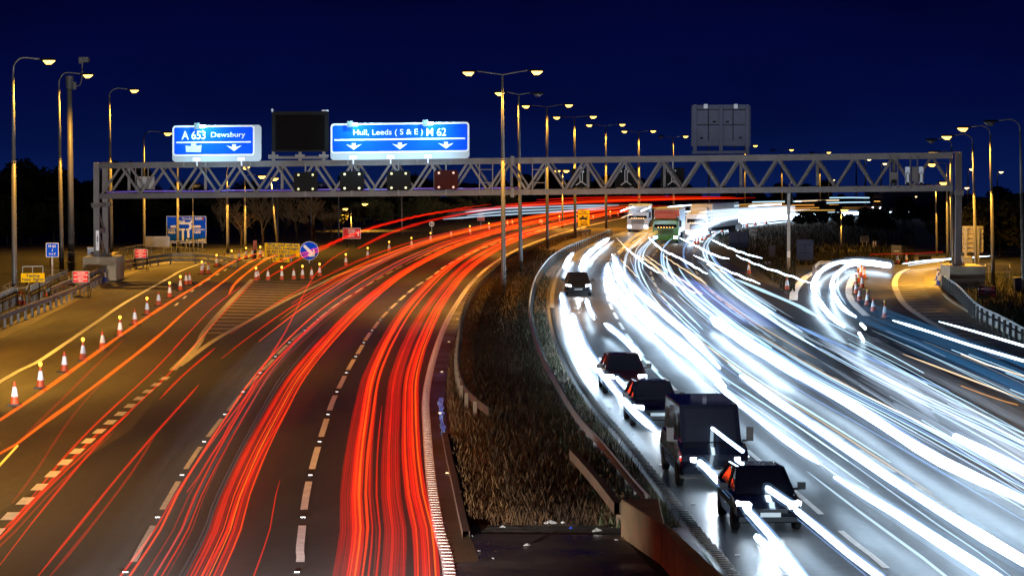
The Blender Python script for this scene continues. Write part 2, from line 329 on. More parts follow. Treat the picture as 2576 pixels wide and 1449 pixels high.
mb = MB(); dashes(mb, LB, 6, 3, .16, start=phase(LB, W(428, 1248))); struct('lane_line', mb, M['paint_old'])
LC = spline([Vector((-12.6, 50, 0))] + dens([(-60, 1390), (21, 1304), (72, 1253), (121, 1205), (185, 1144), (244, 1091), (297, 1047), (345, 1007), (390, 971), (430, 941)]), .5)
mb = MB(); dashes(mb, LC, 1.6, 1.5, .34); struct('lane_line', mb, M['paint'])
mb = MB(); strip(mb, spline(dens([(434, 932), (496, 870), (517, 832), (568, 772), (635, 703)])), .34, .021); strip(mb, spline(dens([(450, 922), (542, 855), (644, 798), (723, 754), (800, 718), (843, 696), (882, 682), (960, 657)])), .3, .0225); struct('nose_lines', mb, M['paint_old'])
nl = dens([(517, 838), (568, 776), (630, 712)]); nr = dens([(560, 838), (644, 793), (723, 752), (790, 716)])
def along(P, t):
    L = [(b - a).length for a, b in zip(P, P[1:])]; s = t * sum(L)
    for a, b, l in zip(P, P[1:], L):
        if s <= l: return a.lerp(b, s / l)
        s -= l
    return P[-1]
mb = MB()
for k in range(17):
    t = k / 16.5; a = along(nl, t); b = along(nr, min(1, t * .97 + .0)); b = Vector((b.x, a.y + (b.y - a.y) * .6, 0)); strip(mb, [a, b], 1.15, .02)
struct('nose_hatching', mb, mat('faded_hatching', (.3, .26, .19), .65, noise=.3, scale=2))
mb = MB(); strip(mb, spline([Vector((-19, 60, 0))] + dens([(0, 961), (77, 920), (114, 899), (243, 811), (320, 759), (424, 700), (449, 685), (478, 673), (506, 664), (544, 657), (600, 650)])), .26, .02); struct('edge_line', mb, M['paint'])
mb = MB(); dashes(mb, spline(dens([(440, 770), (500, 720), (549, 690), (582, 672), (615, 662), (650, 652)]), 1), 3, 5, .16); struct('lane_line', mb, M['paint'])
# concrete drainage channel along the left barrier
mb = MB(); strip(mb, spline([Vector((-24.4, 60, 0)), Vector((-26, 100, 0))] + dens([(0, 840), (97, 792), (193, 744), (242, 718), (299, 694), (364, 673), (427, 658)])), 1.3, .016); struct('drain_channel', mb, M['channel'])
# right side
mb = MB(); strip(mb, RO(-.02, 40, 330), .28, .02); struct('edge_line', mb, M['rib'])
mb = MB()
for p, n in zip(RREF, RN):
    if 50 < p.y < 160:
        for k in range(3): mb.box(p.x - .15, p.y - .07 + k * .33, .021, p.x + .13, p.y + .06 + k * .33, .034)
struct('edge_ribs', mb, mat('dark_ribs', (.04, .033, .03), .6))
for o_, m_ in ((3.65, 'paint'), (7.3, 'paint_old'), (10.95, 'paint_old')):
    mb = MB(); dashes(mb, RO(o_, 50, 330), 6, 3, .17); struct('lane_line', mb, M[m_])
mb = MB(); strip(mb, spline(dens([(2060, 680), (2029, 696), (2010, 716), (1998, 735), (1996, 756)])), .55, .02); strip(mb, spline(dens([(2160, 686), (2147, 697), (2138, 716), (2135, 735), (2141, 754), (2156, 773), (2180, 795)])), .45, .02)
strip(mb, spline(dens([(2285, 677), (2262, 689), (2251, 711), (2256, 734), (2274, 764), (2300, 785), (2344, 813), (2379, 833), (2440, 866), (2520, 905)])), .42, .02); struct('edge_line', mb, M['paint'])
hl = dens([(2290, 680), (2268, 692), (2257, 711), (2262, 734), (2280, 764), (2306, 785), (2350, 813), (2390, 836), (2450, 868)]); hr = dens([(2335, 680), (2322, 711), (2330, 731), (2347, 752), (2375, 776), (2425, 806), (2500, 846), (2560, 874)])
mb = MB()
for k in range(27):
    a = along(hl, k / 26.5); b = along(hr, k / 26.5 * .98); strip(mb, [a, Vector((b.x, a.y + .2, 0))], 1.0, .02)
struct('hatched_area', mb, M['paint_old'])
mb = MB(); strip(mb, spline(dens([(2350, 680), (2340, 711), (2350, 731), (2366, 751), (2395, 775), (2450, 808), (2522, 845), (2580, 872)])), 1.0, .018); struct('drain_channel', mb, M['channel'])
# kerb on the right of the hatched area
mb = MB(); kp = spline(dens([(2368, 742), (2384, 757), (2412, 775), (2450, 797), (2525, 838), (2600, 875)]), 1)
for a, b in zip(kp, kp[1:]): mb.bar(a + Vector((.2, 0, .06)), b + Vector((.2, 0, .06)), .2, .12)
struct('kerb', mb, M['concrete'], False)
# road studs
st = MB(); st.box(-.06, -.05, 0, .06, .05, .02); st.box(-.045, -.06, .004, .045, -.05, .016)
stud0 = None
def studs(pts, first, spacing, y1, label, grp):
    global stud0
    r = resample(pts, .5); i0 = min(range(len(r)), key=lambda k: (r[k] - first).length) % int(spacing * 2)
    for i in range(i0, len(r), int(spacing * 2)):
        if r[i].y > y1 or r[i].y < 55: continue
        if stud0 is None: stud0 = ob('road_stud', st, M['stud']); o = stud0
        else: o = stud0.copy(); COL.objects.link(o)
        o.location = (r[i].x, r[i].y, .02); tag(o, label, 'road stud', grp)
studs(LA, W(765, 1305), 9, 190, 'small bright road stud in a gap of the bold white lane line', 'studs of the bold lane line')
studs(LB, W(394, 1305), 9, 170, 'small road stud in a gap of the worn grey lane line', 'studs of the worn lane line')
stud0 = None; M['stud'] = M['studamber']
studs(LO(.5, 60, 200), W(1112, 1193), 18, 150, 'faintly self-glowing amber road stud on the wet strip beside the ribbed edge line', 'studs on the wet hard strip')
stud0 = None; M['stud'] = mat('white_stud', (.8, .82, .85), .3)
studs(RO(.45, 60, 200), W(1860, 1268), 9, 140, 'small road stud beside the dark ribbed edge line', 'studs by the ribbed dark edge line')
# ------------------------------------------------------------------ flat boards drawn in the plane of their sign
def org(mb, o):
    mb.v = [(v[0] - o[0], v[1] - o[1], v[2] - o[2]) for v in mb.v]; return mb
def rrect(x0, y0, x1, y1, r, n=5):
    out = []
    for cx_, cy_, a0 in ((x1 - r, y0 + r, -90), (x1 - r, y1 - r, 0), (x0 + r, y1 - r, 90), (x0 + r, y0 + r, 180)):
        for k in range(n + 1):
            a = math.radians(a0 + 90 * k / n); out.append((cx_ + r * math.cos(a), cy_ + r * math.sin(a)))
    return out
class Board:
    def __init__(s, depth, skew=0.0, x0=0):     # depth: number or function of px; skew: px of drop per px along the board
        s.d = depth if callable(depth) else (lambda px: depth); s.k = skew; s.x0 = x0
    def P(s, px, py, fwd=0.0):
        return A(px, py + s.k * (px - s.x0), s.d(px) - fwd)
    def slab(s, mb, poly, fwd, th, mi=0):
        a = [s.P(x, y, fwd) for x, y in poly]; n = len(a); b = [p + Vector((0, th, 0)) for p in a]
        tris = geometry.tessellate_polygon([[Vector((x, y, 0)) for x, y in poly]])
        mb.add(a + b, [tuple(t) for t in tris] + [tuple(i + n for i in t) for t in tris] + [(i, (i + 1) % n, (i + 1) % n + n, i + n) for i in range(n)], mi); return mb
    def flat(s, mb, poly, fwd, mi=0):
        tris = geometry.tessellate_polygon([[Vector((x, y, 0)) for x, y in poly]]); mb.add([s.P(x, y, fwd) for x, y in poly], [tuple(t) for t in tris], mi); return mb
    def text(s, mb, txt, x0, y0, x1, y1, fwd, bold=0.0):
        cu = bpy.data.curves.new('t', 'FONT'); cu.body = txt; cu.resolution_u = 3; cu.offset = bold; cu.fill_mode = 'FRONT'
        o = bpy.data.objects.new('t', cu); COL.objects.link(o); dg = bpy.context.evaluated_depsgraph_get()
        me = bpy.data.meshes.new_from_object(o.evaluated_get(dg)); bpy.data.objects.remove(o); bpy.data.curves.remove(cu)
        vs = [v.co.copy() for v in me.vertices]; fs = [tuple(p.vertices) for p in me.polygons]; bpy.data.meshes.remove(me)
        ax = min(v.x for v in vs); bx = max(v.x for v in vs); ay = min(v.y for v in vs); by = max(v.y for v in vs)
        mb.add([s.P(x0 + (v.x - ax) / (bx - ax) * (x1 - x0), y1 - (v.y - ay) / (by - ay) * (y1 - y0), fwd) for v in vs], fs); return mb
def frame_poly(mb, B, outer, inner, fwd):
    n = len(outer); vs = [B.P(x, y, fwd) for x, y in outer] + [B.P(x, y, fwd) for x, y in inner]
    mb.add(vs, [(i, (i + 1) % n, n + (i + 1) % n, n + i) for i in range(n)])
# ------------------------------------------------------------------ gantry
GM = -11 / 62.2
def gd(px):
    r = ray(px, 450); k = r.x / r.y; return (196 + 30.8 * GM) / (1 - GM * k)
GV = Vector((.174, .985, 0)) * 2.0
def gp(px, py, back=0): return A(px, py, gd(px)) + GV * back
def gy(t, a, b): return a + (b - a) * t
GX0, GX1 = 243, 2411
def topy(px): t = (px - 250) / 2150; return 417.5 - 26 * t
def boty(px): t = (px - 250) / 2150; return 494 - 20 * t
base = gp(243, 700); base.z = 0
gan = thing('sign_gantry', 'long lattice portal gantry spanning both carriageways of the motorway', 'gantry', base)
def gpart(name, mb, m='gantry'): return ob(name, org(mb, base), M[m], gan)
for b in (0, 1):
    mb = MB(); mb.bar(gp(252, topy(252), b), gp(2396, topy(2396), b), .42, .44); gpart('top_beam', mb)
    mb = MB(); mb.bar(gp(252, boty(252), b), gp(2396, boty(2396), b), .42, .40); gpart('bottom_beam', mb)
NB = 22
for b in (0, 1):
    for i in range(NB):
        x0 = 256 + (2392 - 256) * i / NB; x1 = 256 + (2392 - 256) * (i + 1) / NB; xm = (x0 + x1) / 2
        for xa, xb, e in ((x0, xm, 4), (x1, xm, -4)):
            mb = MB(); mb.bar(gp(xa + e * .4, boty(xa) - 7, b), gp(xb - e, topy(xb) + 7, b), .17, .17, up=Vector((0, 1, 0))); gpart('diagonal', mb)
mb = MB()
for i in range(NB):
    x0 = 256 + (2392 - 256) * (i + .5) / NB
    mb = MB(); mb.bar(gp(x0, topy(x0), .1), gp(x0, topy(x0), .9), .15, .15); gpart('cross_brace', mb); mb = MB(); x1 = 256 + (2392 - 256) * i / NB; mb.bar(gp(x1, boty(x1), .1), gp(x1, boty(x1), .9), .15, .15); gpart('cross_brace', mb)
    if i % 2 == 0: mb = MB(); mb.bar(gp(x0, topy(x0) + 4, .95), gp(x0, boty(x0) - 4, .95), .2, .16); gpart('upright', mb)
# end frames and legs
for px, y0, y1, side in ((243, 409, 520, -1), (2411, 383, 490, 1)):
    mb = MB()
    for b in (0, 1): mb.bar(gp(px, y0, b), gp(px, y1 - 6, b), .42, .42, up=Vector((0, 1, 0)))
    mb.bar(gp(px, y0 + 8, .12), gp(px, y0 + 8, .88), .3, .3); gpart('end_post', mb)
    mb = MB()
    for b in (0, 1): mb.bar(gp(px - 11, y1 - 4, b), gp(px + 13, y1 - 4, b), .5, .3)
    mb.bar(gp(px, y1 - 4, .1), gp(px, y1 - 4, .9), .34, .2)
    for k in range(6): q = gp(px - 8 + k * 3.3, y1 + 1, 0); mb.box(q.x - .03, q.y - .3, q.z - .1, q.x + .03, q.y - .24, q.z)
    gpart('flange', mb)
for px, y0, y1, nm in ((243, 520, 645, 'left'), (2411, 490, 668, 'right')):
    foot = [gp(px, y1, 0), gp(px, y1, 1)]; zf = foot[0].z
    mb = MB()
    for b in (0, 1):
        t = gp(px, y0 + 2, b); mb.bar(Vector((t.x, t.y, zf)), t, .42, .42, up=Vector((0, 1, 0)))
    gpart('leg', mb)
    t0 = gp(px, y0 + 2, 0); t1 = gp(px, y0 + 2, 1); H = t0.z - zf; mb = MB()
    q = lambda b, f: Vector((t0.x + (t1.x - t0.x) * b, t0.y + (t1.y - t0.y) * b, zf + H * f))
    for (b0, f0, b1, f1) in ((.1, .95, .9, .52), (.1, .5, .9, .06)): mb.bar(q(b0, f0), q(b1, f1), .14, .14, up=Vector((1, 0, 0)))
    mb.bar(q(.1, .51), q(.9, .51), .2, .32, up=Vector((0, 0, 1))); gpart('leg_brace', mb)
    mb = MB()
    for b in (0, 1):
        p = q(b, 0); mb.box(p.x - .42, p.y - .42, p.z, p.x + .42, p.y + .42, p.z + .07)
        for sx_ in (-.33, .33):
            for sy_ in (-.33, .33): mb.box(p.x + sx_ - .03, p.y + sy_ - .03, p.z + .07, p.x + sx_ + .03, p.y + sy_ + .03, p.z + .22)
    gpart('base_plate', mb)
    # plinth (carries the gantry)
    c = (foot[0] + foot[1]) / 2; mb = MB(); mb.box(-1.25, -2.0, 0, 1.25, 2.0, zf - .02); mb.box(-1.18, -1.93, zf - .021, 1.18, 1.93, zf)
    o = ob('gantry_plinth', mb, M['concrete'], loc=(c.x + (.2 if nm == 'left' else .3), c.y, 0)); tag(o, f'square concrete plinth under the {nm} leg of the gantry', 'plinth')
    bv = o.modifiers.new('b', 'BEVEL'); bv.width = .05; bv.segments = 2
mb = MB(); mb.tube([gp(262 + i * 40, boty(262 + i * 40) - 9 - (2.0 * abs(math.sin(i * .55))), .35) for i in range(27)], .07, 6); gpart('purple_cable', mb, 'purple')
mb = MB(); q = gp(243, 605, 0); mb.box(q.x - .02, q.y - .235, q.z - .75, q.x + .22, q.y - .216, q.z + .75); lp = gpart('number_plate', mb, 'white')
B = Board(lambda px: gd(px) - .24); mb = MB()
for k, ch in enumerate('2117A'): B.text(mb, ch, 243.4, 590 + k * 6.4, 247, 594.6 + k * 6.4, .0)
gpart('plate_lettering', mb, 'black')
# splice plates and hung ladders
mb = MB()
for x in (1289,):
    for y in (topy(x), boty(x)): p = gp(x, y, 0); mb.box(p.x - .14, p.y - .26, p.z - .34, p.x + .14, p.y + .26, p.z + .34)
gpart('splice_plate', mb)
for xa, xb in ((1208, 1241), (1341, 1374)):
    mb = MB()
    for x in (xa, xb): mb.bar(gp(x, topy(x), -.13), gp(x, boty(x) + 6, -.13), .07, .07, up=Vector((0, 1, 0)))
    for y in (427, 460): mb.bar(gp(xa, y, -.13), gp(xb, y, -.13), .06, .06)
    gpart('hanging_frame', mb)
# direction signs
def lamp_light(name, parent, loc, energy, col, typ='SPOT', size=math.radians(150), blend=1.0, rad=.2, rot=(0, 0, 0)):
    l = bpy.data.lights.new(name, typ); l.energy = energy; l.color = col
    if typ == 'SPOT': l.spot_size = size; l.spot_blend = blend
    if typ != 'AREA': l.shadow_soft_size = rad
    o = bpy.data.objects.new(name, l); COL.objects.link(o); o.parent = parent; o.location = loc; o.rotation_euler = rot; return o
def arrow_poly(cx, cy):   # downward lane arrow with swept head
    return [(cx - 5, cy - 8.5), (cx + 5, cy - 8.5), (cx + 5, cy - 2), (cx + 20, cy - 6), (cx, cy + 8.5), (cx - 20, cy - 6), (cx - 5, cy - 2)]
def gsign(label, gx0, gy0, gx1, gy1, bx1, by1, skew, texts, arrows, line, fittings, patch=None):
    bx0, by0 = gx0 + .5, gy0 + .6
    B = Board(gd, skew, gx0); o = gp((gx0 + gx1) / 2, gy1, 0)
    r = thing('direction_sign', label, 'road sign', o)
    P = lambda name, mb, m: ob(name, org(mb, o), M[m], r)
    P('backing_panel', B.slab(MB(), rrect(gx0, gy0, gx1, gy1, 9), .42, .1), 'signgrey')
    P('border', B.slab(MB(), rrect(bx0, by0, bx1, by1, 8), .47, .045), 'white')
    P('blue_face', B.slab(MB(), rrect(bx0 + 4.2, by0 + 4.2, bx1 - 4.2, by1 - 4.2, 5), .49, .018), 'blue')
    mb = MB()
    for t in texts: B.text(mb, *t[:5], .497, bold=t[5] * .55)
    P('lettering', mb, 'white')
    mb = MB(); B.flat(mb, line, .497); P('divider_line', mb, 'white')
    for a in arrows: P('lane_arrow', B.flat(MB(), arrow_poly(*a), .497), 'white')
    if patch: P('covered_arrow', B.flat(MB(), patch, .5), 'palegrey')
    for i in range(4):
        x = gx0 + (gx1 - gx0) * (i + .5) / 4; mb = MB(); mb.bar(B.P(x, gy0 + 6, .3), B.P(x, gy1 + 12, .3), .12, .12, up=Vector((0, 1, 0))); P('support', mb, 'gantry')
    for fx, lit in fittings:
        mb = MB(); a = B.P(fx, gy0 - 3, .5); b = B.P(fx, gy0 + 3, 1.05)
        mb.bar(B.P(fx, gy0 - 2, .38), B.P(fx, gy0 - 3, 1.0), .09, .09); mb.box(b.x - .2, b.y - .16, b.z - .2, b.x + .2, b.y + .16, b.z + .26)
        fo = P('floodlight', mb, 'black')
        mb = MB(); c = B.P(fx + 9, gy0 + 3, .8); mb.box(c.x - .3, c.y - .1, c.z - .1, c.x + .3, c.y + .1, c.z + .1); mb = org(mb, o)
        if lit:
            le = ob('lens', mb, M['led'], fo)
            q = B.P(fx + 9, gy0 - 6, 2.3)
            lamp_light('sign_lamp', r, q - o, 760, (.3, .78, 1), size=math.radians(150), rad=.12, rot=(math.radians(62), 0, 0))
    n = max(2, int((gx1 - gx0) / 100))
    for i in range(n):
        x = gx0 + (gx1 - gx0) * (i + .55) / n if n < 3 else gx0 + 57 + i * 94; mb = MB(); c = B.P(x, gy1 - 7, .8); mb.box(c.x - .28, c.y - .12, c.z - .16, c.x + .28, c.y + .12, c.z + .12); mb.bar(c + Vector((0, 0, -.1)), c + Vector((0, .2, -.5)), .1, .1); P('lower_lamp', mb, 'white')
        for s_ in (-1, 1):
            pass
        lamp_light('sign_lamp', r, B.P(x, gy1 + 4, 4.2) - o, 430, (.4, .74, 1), size=math.radians(125), rad=.3, rot=(math.radians(118), 0, 0))
    return r
gsign('smaller blue gantry sign reading A653 Dewsbury with a patched-over arrow', 433.5, 316.5, 657.5, 408, 640.5, 393.5, -.008,
      [('A 653', 457, 330, 517, 352, .028), ('Dewsbury', 531, 334, 617, 350.5, .008)], [(589, 373.5)], [(443, 357.5), (631, 357.5), (631, 361), (443, 361)],
      [(496, True)], [(466, 367), (480, 369), (481, 362.5), (493, 362.5), (494, 368), (507, 366), (505, 384), (468, 383)])
gsign('wide blue gantry sign reading Hull Leeds M62 with three white arrows', 831.5, 311.5, 1181, 403.5, 1180, 387, -.013,
      [('Hull, Leeds ( S & E )', 889, 327.5, 1064, 346, .008), ('M 62', 1073, 326, 1122.5, 346.5, .012)], [(890, 370), (1006, 370), (1122, 370)], [(841, 351), (1170, 351), (1170, 355), (841, 355)],
      [(880, True), (1070, True)])
# unlit message board between the signs
def msgboard():
    B = Board(gd, -.004, 683); o = gp(755, 394, 0); r = thing('message_board', 'large dark switched-off message board between the two blue signs', 'message sign', o)
    P = lambda name, mb, m: ob(name, org(mb, o), M[m], r)
    P('housing', B.slab(MB(), rrect(684, 281, 826, 383, 5), .55, .5), 'dark'); P('screen', B.slab(MB(), rrect(693, 290, 817, 378, 1.5), .58, .025), 'screen')
    mb = MB(); mb.bar(B.P(676, 397, .2), B.P(824, 397, .2), .3, .2)
    for x in (688, 755, 815): mb.bar(B.P(x, 381, .2), B.P(x, 405, .2), .22, .2, up=Vector((0, 1, 0))); c = B.P(x, 393, .2); mb.box(c.x - .36, c.y - .2, c.z - .1, c.x + .36, c.y + .2, c.z + .1)
    P('support', mb, 'gantry')
    mb = MB(); c = B.P(685, 279, .3); mb.lathe([(.03, -.1), (.1, .0), (.1, .1), (.02, .17)], 8, c); c = B.P(818, 280, .3); mb.box(c.x - .25, c.y - .05, c.z - .05, c.x + .25, c.y + .05, c.z + .06); P('sensor', mb, 'palegrey')
msgboard()
# lane signals
def lsignal(x0, y0, x1, y1, m, lab, lanm):
    B = Board(gd, -.01, x0); o = gp((x0 + x1) / 2, y1, 0); r = thing('lane_signal', lab, 'lane signal', o, group='lane signals over the left carriageway')
    P = lambda name, mb, mm: ob(name, org(mb, o), mm if not isinstance(mm, str) else M[mm], r)
    P('housing', B.slab(MB(), rrect(x0, y0, x1, y1, 5), .75, .4), m); mb = MB(); B.slab(mb, rrect(x0 + 16, y0 + 3, x1 - 16, y1 - 3, 1), .765, .012); P('screen', mb, m)
    for u, v in ((.2, .14), (.81, .14), (.2, .88), (.81, .88)):
        c = B.P(x0 + (x1 - x0) * u, y0 + (y1 - y0) * v, .78); mb = MB(); mb.lathe([(.09, 0), (.09, .001)], 10); mb.v = [(c.x + x, c.y - z, c.z + y) for x, y, z in mb.v]; P('lantern', mb, lanm)
    mb = MB(); x = (x0 + x1) / 2; mb.bar(B.P(x, y0 - 25, .3), B.P(x, y1 + 14, .3), .12, .12, up=Vector((0, 1, 0))); P('hanger', mb, 'gantry')
M['signalred'] = mat('red_faced_signal', (.035, .006, .005), .8, spec=.1)
M['lantern'] = mat('dull_lantern', (.5, .48, .12), .3, emit=(.9, .85, .2), es=.25); M['lanternred'] = mat('dull_orange_lantern', (.4, .12, .04), .3, emit=(1, .2, .05), es=.2); M['lanternlit'] = mat('bright_lantern', (.6, .6, .3), .3, emit=(.9, .9, .45), es=.7)
for (x0, y0, x1, y1), mm, lab, ln in (((739, 434, 798, 482), 'signal', 'dark lane signal nearest the message board, dull lanterns', 'lantern'), ((855, 432, 915, 480), 'signal', 'dark lane signal with the four brightest pale lanterns', 'lanternlit'),
        ((973, 430.5, 1032, 479), 'signal', 'dark lane signal below the middle arrow of the wide sign', 'lantern'), ((1092, 429, 1152, 477.5), 'signalred', 'reddish lane signal below the right arrow of the wide sign', 'lanternred')):
    lsignal(x0, y0, x1, y1, M[mm], lab, M[ln])
GVd = GV
def backsignal(x0, y0, x1, y1, lab):
    B = Board(lambda px: gd(px) + 2.6, -.01, x0); o = gp((x0 + x1) / 2, y1, 1.2); r = thing('lane_signal', lab, 'lane signal', o, group='lane signals seen from behind')
    P = lambda name, mb, m: ob(name, org(mb, o), M[m], r)
    P('housing', B.slab(MB(), rrect(x0, y0, x1, y1, 4), 0, .4), 'dark'); mb = MB(); x = (x0 + x1) / 2
    mb.bar(B.P(x - 3, y0 + 4, .12), B.P(x - 3, y1 - 12, .12), .06, .08, up=Vector((0, 1, 0))); mb.bar(B.P(x + 3, y0 + 4, .12), B.P(x + 3, y1 - 12, .12), .06, .08, up=Vector((0, 1, 0)))
    mb.bar(B.P(x, y1 - 16, .12), B.P(x - 13, y1 - 6, .12), .08, .08); mb.bar(B.P(x, y1 - 16, .12), B.P(x + 13, y1 - 6, .12), .08, .08); mb.bar(B.P(x, y0 + 4, .15), B.P(x, y0 - 28, .15), .1, .1, up=Vector((0, 1, 0)))
    P('bracket', mb, 'alu')
    mb = MB()
    for u in (.28, .62): mb.bar(B.P(x0 + (x1 - x0) * u, y0 + 5, .05), B.P(x0 + (x1 - x0) * u, y0 + 10, .05), .06, .06, up=Vector((0, 1, 0)))
    P('handle', mb, 'palegrey'); mb = MB(); mb.bar(B.P(x0 + 2, y1 + .5, .1), B.P(x1 - 8, y1 + .2, .1), .08, .05); P('lower_edge', mb, 'palegrey')
backsignal(1437, 425, 1487, 473, 'back of the lane signal beside the glowing twin lamp'); backsignal(1548, 424, 1602, 472.5, 'back of the lane signal between two others seen from behind'); backsignal(1663, 423, 1722, 472, 'back of the lane signal nearest the grey rear-view message board')
def backboard():
    B = Board(lambda px: gd(px) + 1.2, -.0, 1740); o = gp(1813, 385, .6); r = thing('message_board', 'grey-blue back of a tall message board standing on the gantry', 'message sign', o)
    P = lambda name, mb, m: ob(name, org(mb, o), M[m], r)
    P('housing', B.slab(MB(), rrect(1740, 266, 1888, 368, 4), 0, .5), 'panelblue'); mb = MB()
    for x in (1748, 1813.5, 1880): mb.bar(B.P(x, 264, .16), B.P(x, 388, .16), .26, .2, up=Vector((0, 1, 0)))
    P('post', mb, 'panelblue'); mb = MB(); mb.bar(B.P(1741, 384, .15), B.P(1884, 383, .15), .3, .2); mb.bar(B.P(1748, 268, .08), B.P(1880, 267, .08), .12, .18); mb.bar(B.P(1748, 358, .08), B.P(1880, 357, .08), .12, .22)
    P('support', mb, 'panelblue'); mb = MB()
    for y in (277, 315, 355): mb.bar(B.P(1752, y, .02), B.P(1877, y, .02), .04, .05)
    for x in (1782, 1844): mb.bar(B.P(x, 274, .02), B.P(x, 355, .02), .05, .04, up=Vector((0, 1, 0)))
    P('panel_seam', mb, 'dark')
    for x, y in ((1788, 297), (1839, 297), (1788, 338), (1839, 338)): mb = MB(); B.slab(mb, rrect(x - 1, y - 3, x + 1, y + 3, .5), .05, .05); P('handle', mb, 'black')
    for x, y in ((1797, 307), (1830, 307), (1765, 348), (1863, 347)): mb = MB(); B.slab(mb, rrect(x - 4, y - 2, x + 4, y + 2, .5), .03, .03); P('vent', mb, 'dark')
    for x in (1775, 1851): mb = MB(); c = B.P(x, 268, .25); mb.box(c.x - .14, c.y - .1, c.z - .16, c.x + .14, c.y + .1, c.z + .16); P('clamp', mb, 'palegrey')
backboard()
# equipment hung in the right end of the gantry
def gear():
    B = Board(gd); o = gp(2249, 480, 0); r = thing('camera_bracket', 'hung box with dark camera between two rails at gantry right end', 'traffic camera', o)
    P = lambda name, mb, m: ob(name, org(mb, o), M[m], r)
    mb = MB()
    for x in (2239, 2258): mb.bar(B.P(x, 392, .26), B.P(x, 476, .26), .09, .09, up=Vector((0, 1, 0)))
    P('rail', mb, 'gantry'); P('cabinet', B.slab(MB(), [(2241, 434), (2257, 434), (2257, 453), (2241, 453)], .3, .3), 'gantry'); mb = MB(); B.slab(mb, [(2243, 452), (2254, 452), (2256, 462), (2243, 462)], .4, .35); P('camera', mb, 'dark')
    o = gp(2301, 480, 0); r = thing('equipment_cabinet', 'tan cabinet flanked by two pale looped units at gantry right end', 'equipment cabinet', o)
    P = lambda name, mb, m: ob(name, org(mb, o), M[m], r)
    mb = MB()
    for x in (2290, 2308): mb.bar(B.P(x, 392, .26), B.P(x, 476, .26), .09, .09, up=Vector((0, 1, 0)))
    P('rail', mb, 'gantry'); P('cabinet', B.slab(MB(), [(2295, 420), (2309, 420), (2309, 457), (2295, 457)], .42, .3), 'gantry')
    for x in (2278, 2312):
        u = P('detector', B.slab(MB(), rrect(x, 420, x + 11, 464, 2), .35, .25), 'palegrey'); mb = MB(); mb.tube([B.P(x + 1.2, 458, .38), B.P(x + 1.2, 438, .38), B.P(x + 5.5, 434, .38), B.P(x + 9.8, 438, .38), B.P(x + 9.8, 458, .38)], .035, 5); ob('loop_cable', org(mb, o), M['black'], u)
        mb = MB(); B.slab(mb, [(x + 1, 459), (x + 10, 459), (x + 10, 466), (x + 1, 466)], .37, .2); ob('shade', org(mb, o), M['dark'], u)
    B = Board(lambda px: gd(px) + 2.4); o = gp(366, 488, 1.2); r = thing('equipment_cabinet', 'two grey equipment panels behind the lattice at gantry left end', 'equipment cabinet', o)
    P = lambda name, mb, m: ob(name, org(mb, o), M[m], r)
    for a, b in ((344, 354), (355, 370), (371, 388)): P('panel', B.slab(MB(), rrect(a, 445, b, 486, 1), 0, .4), 'alu')
    mb = MB()
    for x in (341, 357, 373): mb.bar(B.P(x, 420, .1), B.P(x, 488, .1), .07, .07, up=Vector((0, 1, 0)))
    P('rail', mb, 'gantry')
gear()
# ------------------------------------------------------------------ lamp columns
SOD = (1, .47, .05)
def head_bm(a, dirv):
    mb = MB(); d = dirv.normalized(); n = Vector((-d.y, d.x, 0)); up = Vector((0, 0, 1))
    prof = [(-.35, .05, .05), (-.1, .14, .1), (.35, .17, .11), (.62, .13, .08), (.75, .04, .03)]; o = 0; N = 8
    for t, wd, ht in prof:
        for j in range(N):
            an = 2 * math.pi * j / N; z = math.sin(an); mb.v.append(tuple(a + d * t + n * math.cos(an) * wd + up * (z * ht if z > 0 else z * .03)))
    for i in range(len(prof) - 1):
        for j in range(N): mb.f.append((i * N + j, i * N + (j + 1) % N, (i + 1) * N + (j + 1) % N, (i + 1) * N + j)); mb.m.append(0)
    mb.f.append(tuple(range(N))); mb.f.append(tuple((len(prof) - 1) * N + j for j in range(N))); mb.m += [0, 0]
    ln = MB(); prof = [(-.08, .12, .06), (.1, .24, .26), (.42, .23, .25), (.66, .08, .06)]
    for t, wd, dp in prof:
        for j in range(N):
            an = 2 * math.pi * j / N; z = math.sin(an); ln.v.append(tuple(a + d * t + n * math.cos(an) * wd + up * (-.035 + (z * dp if z < 0 else 0))))
    for i in range(len(prof) - 1):
        for j in range(N): ln.f.append((i * N + j, i * N + (j + 1) % N, (i + 1) * N + (j + 1) % N, (i + 1) * N + j)); ln.m.append(0)
    ln.f.append(tuple(range(N))); ln.f.append(tuple((len(prof) - 1) * N + j for j in range(N))); ln.m += [0, 0]
    return mb, ln
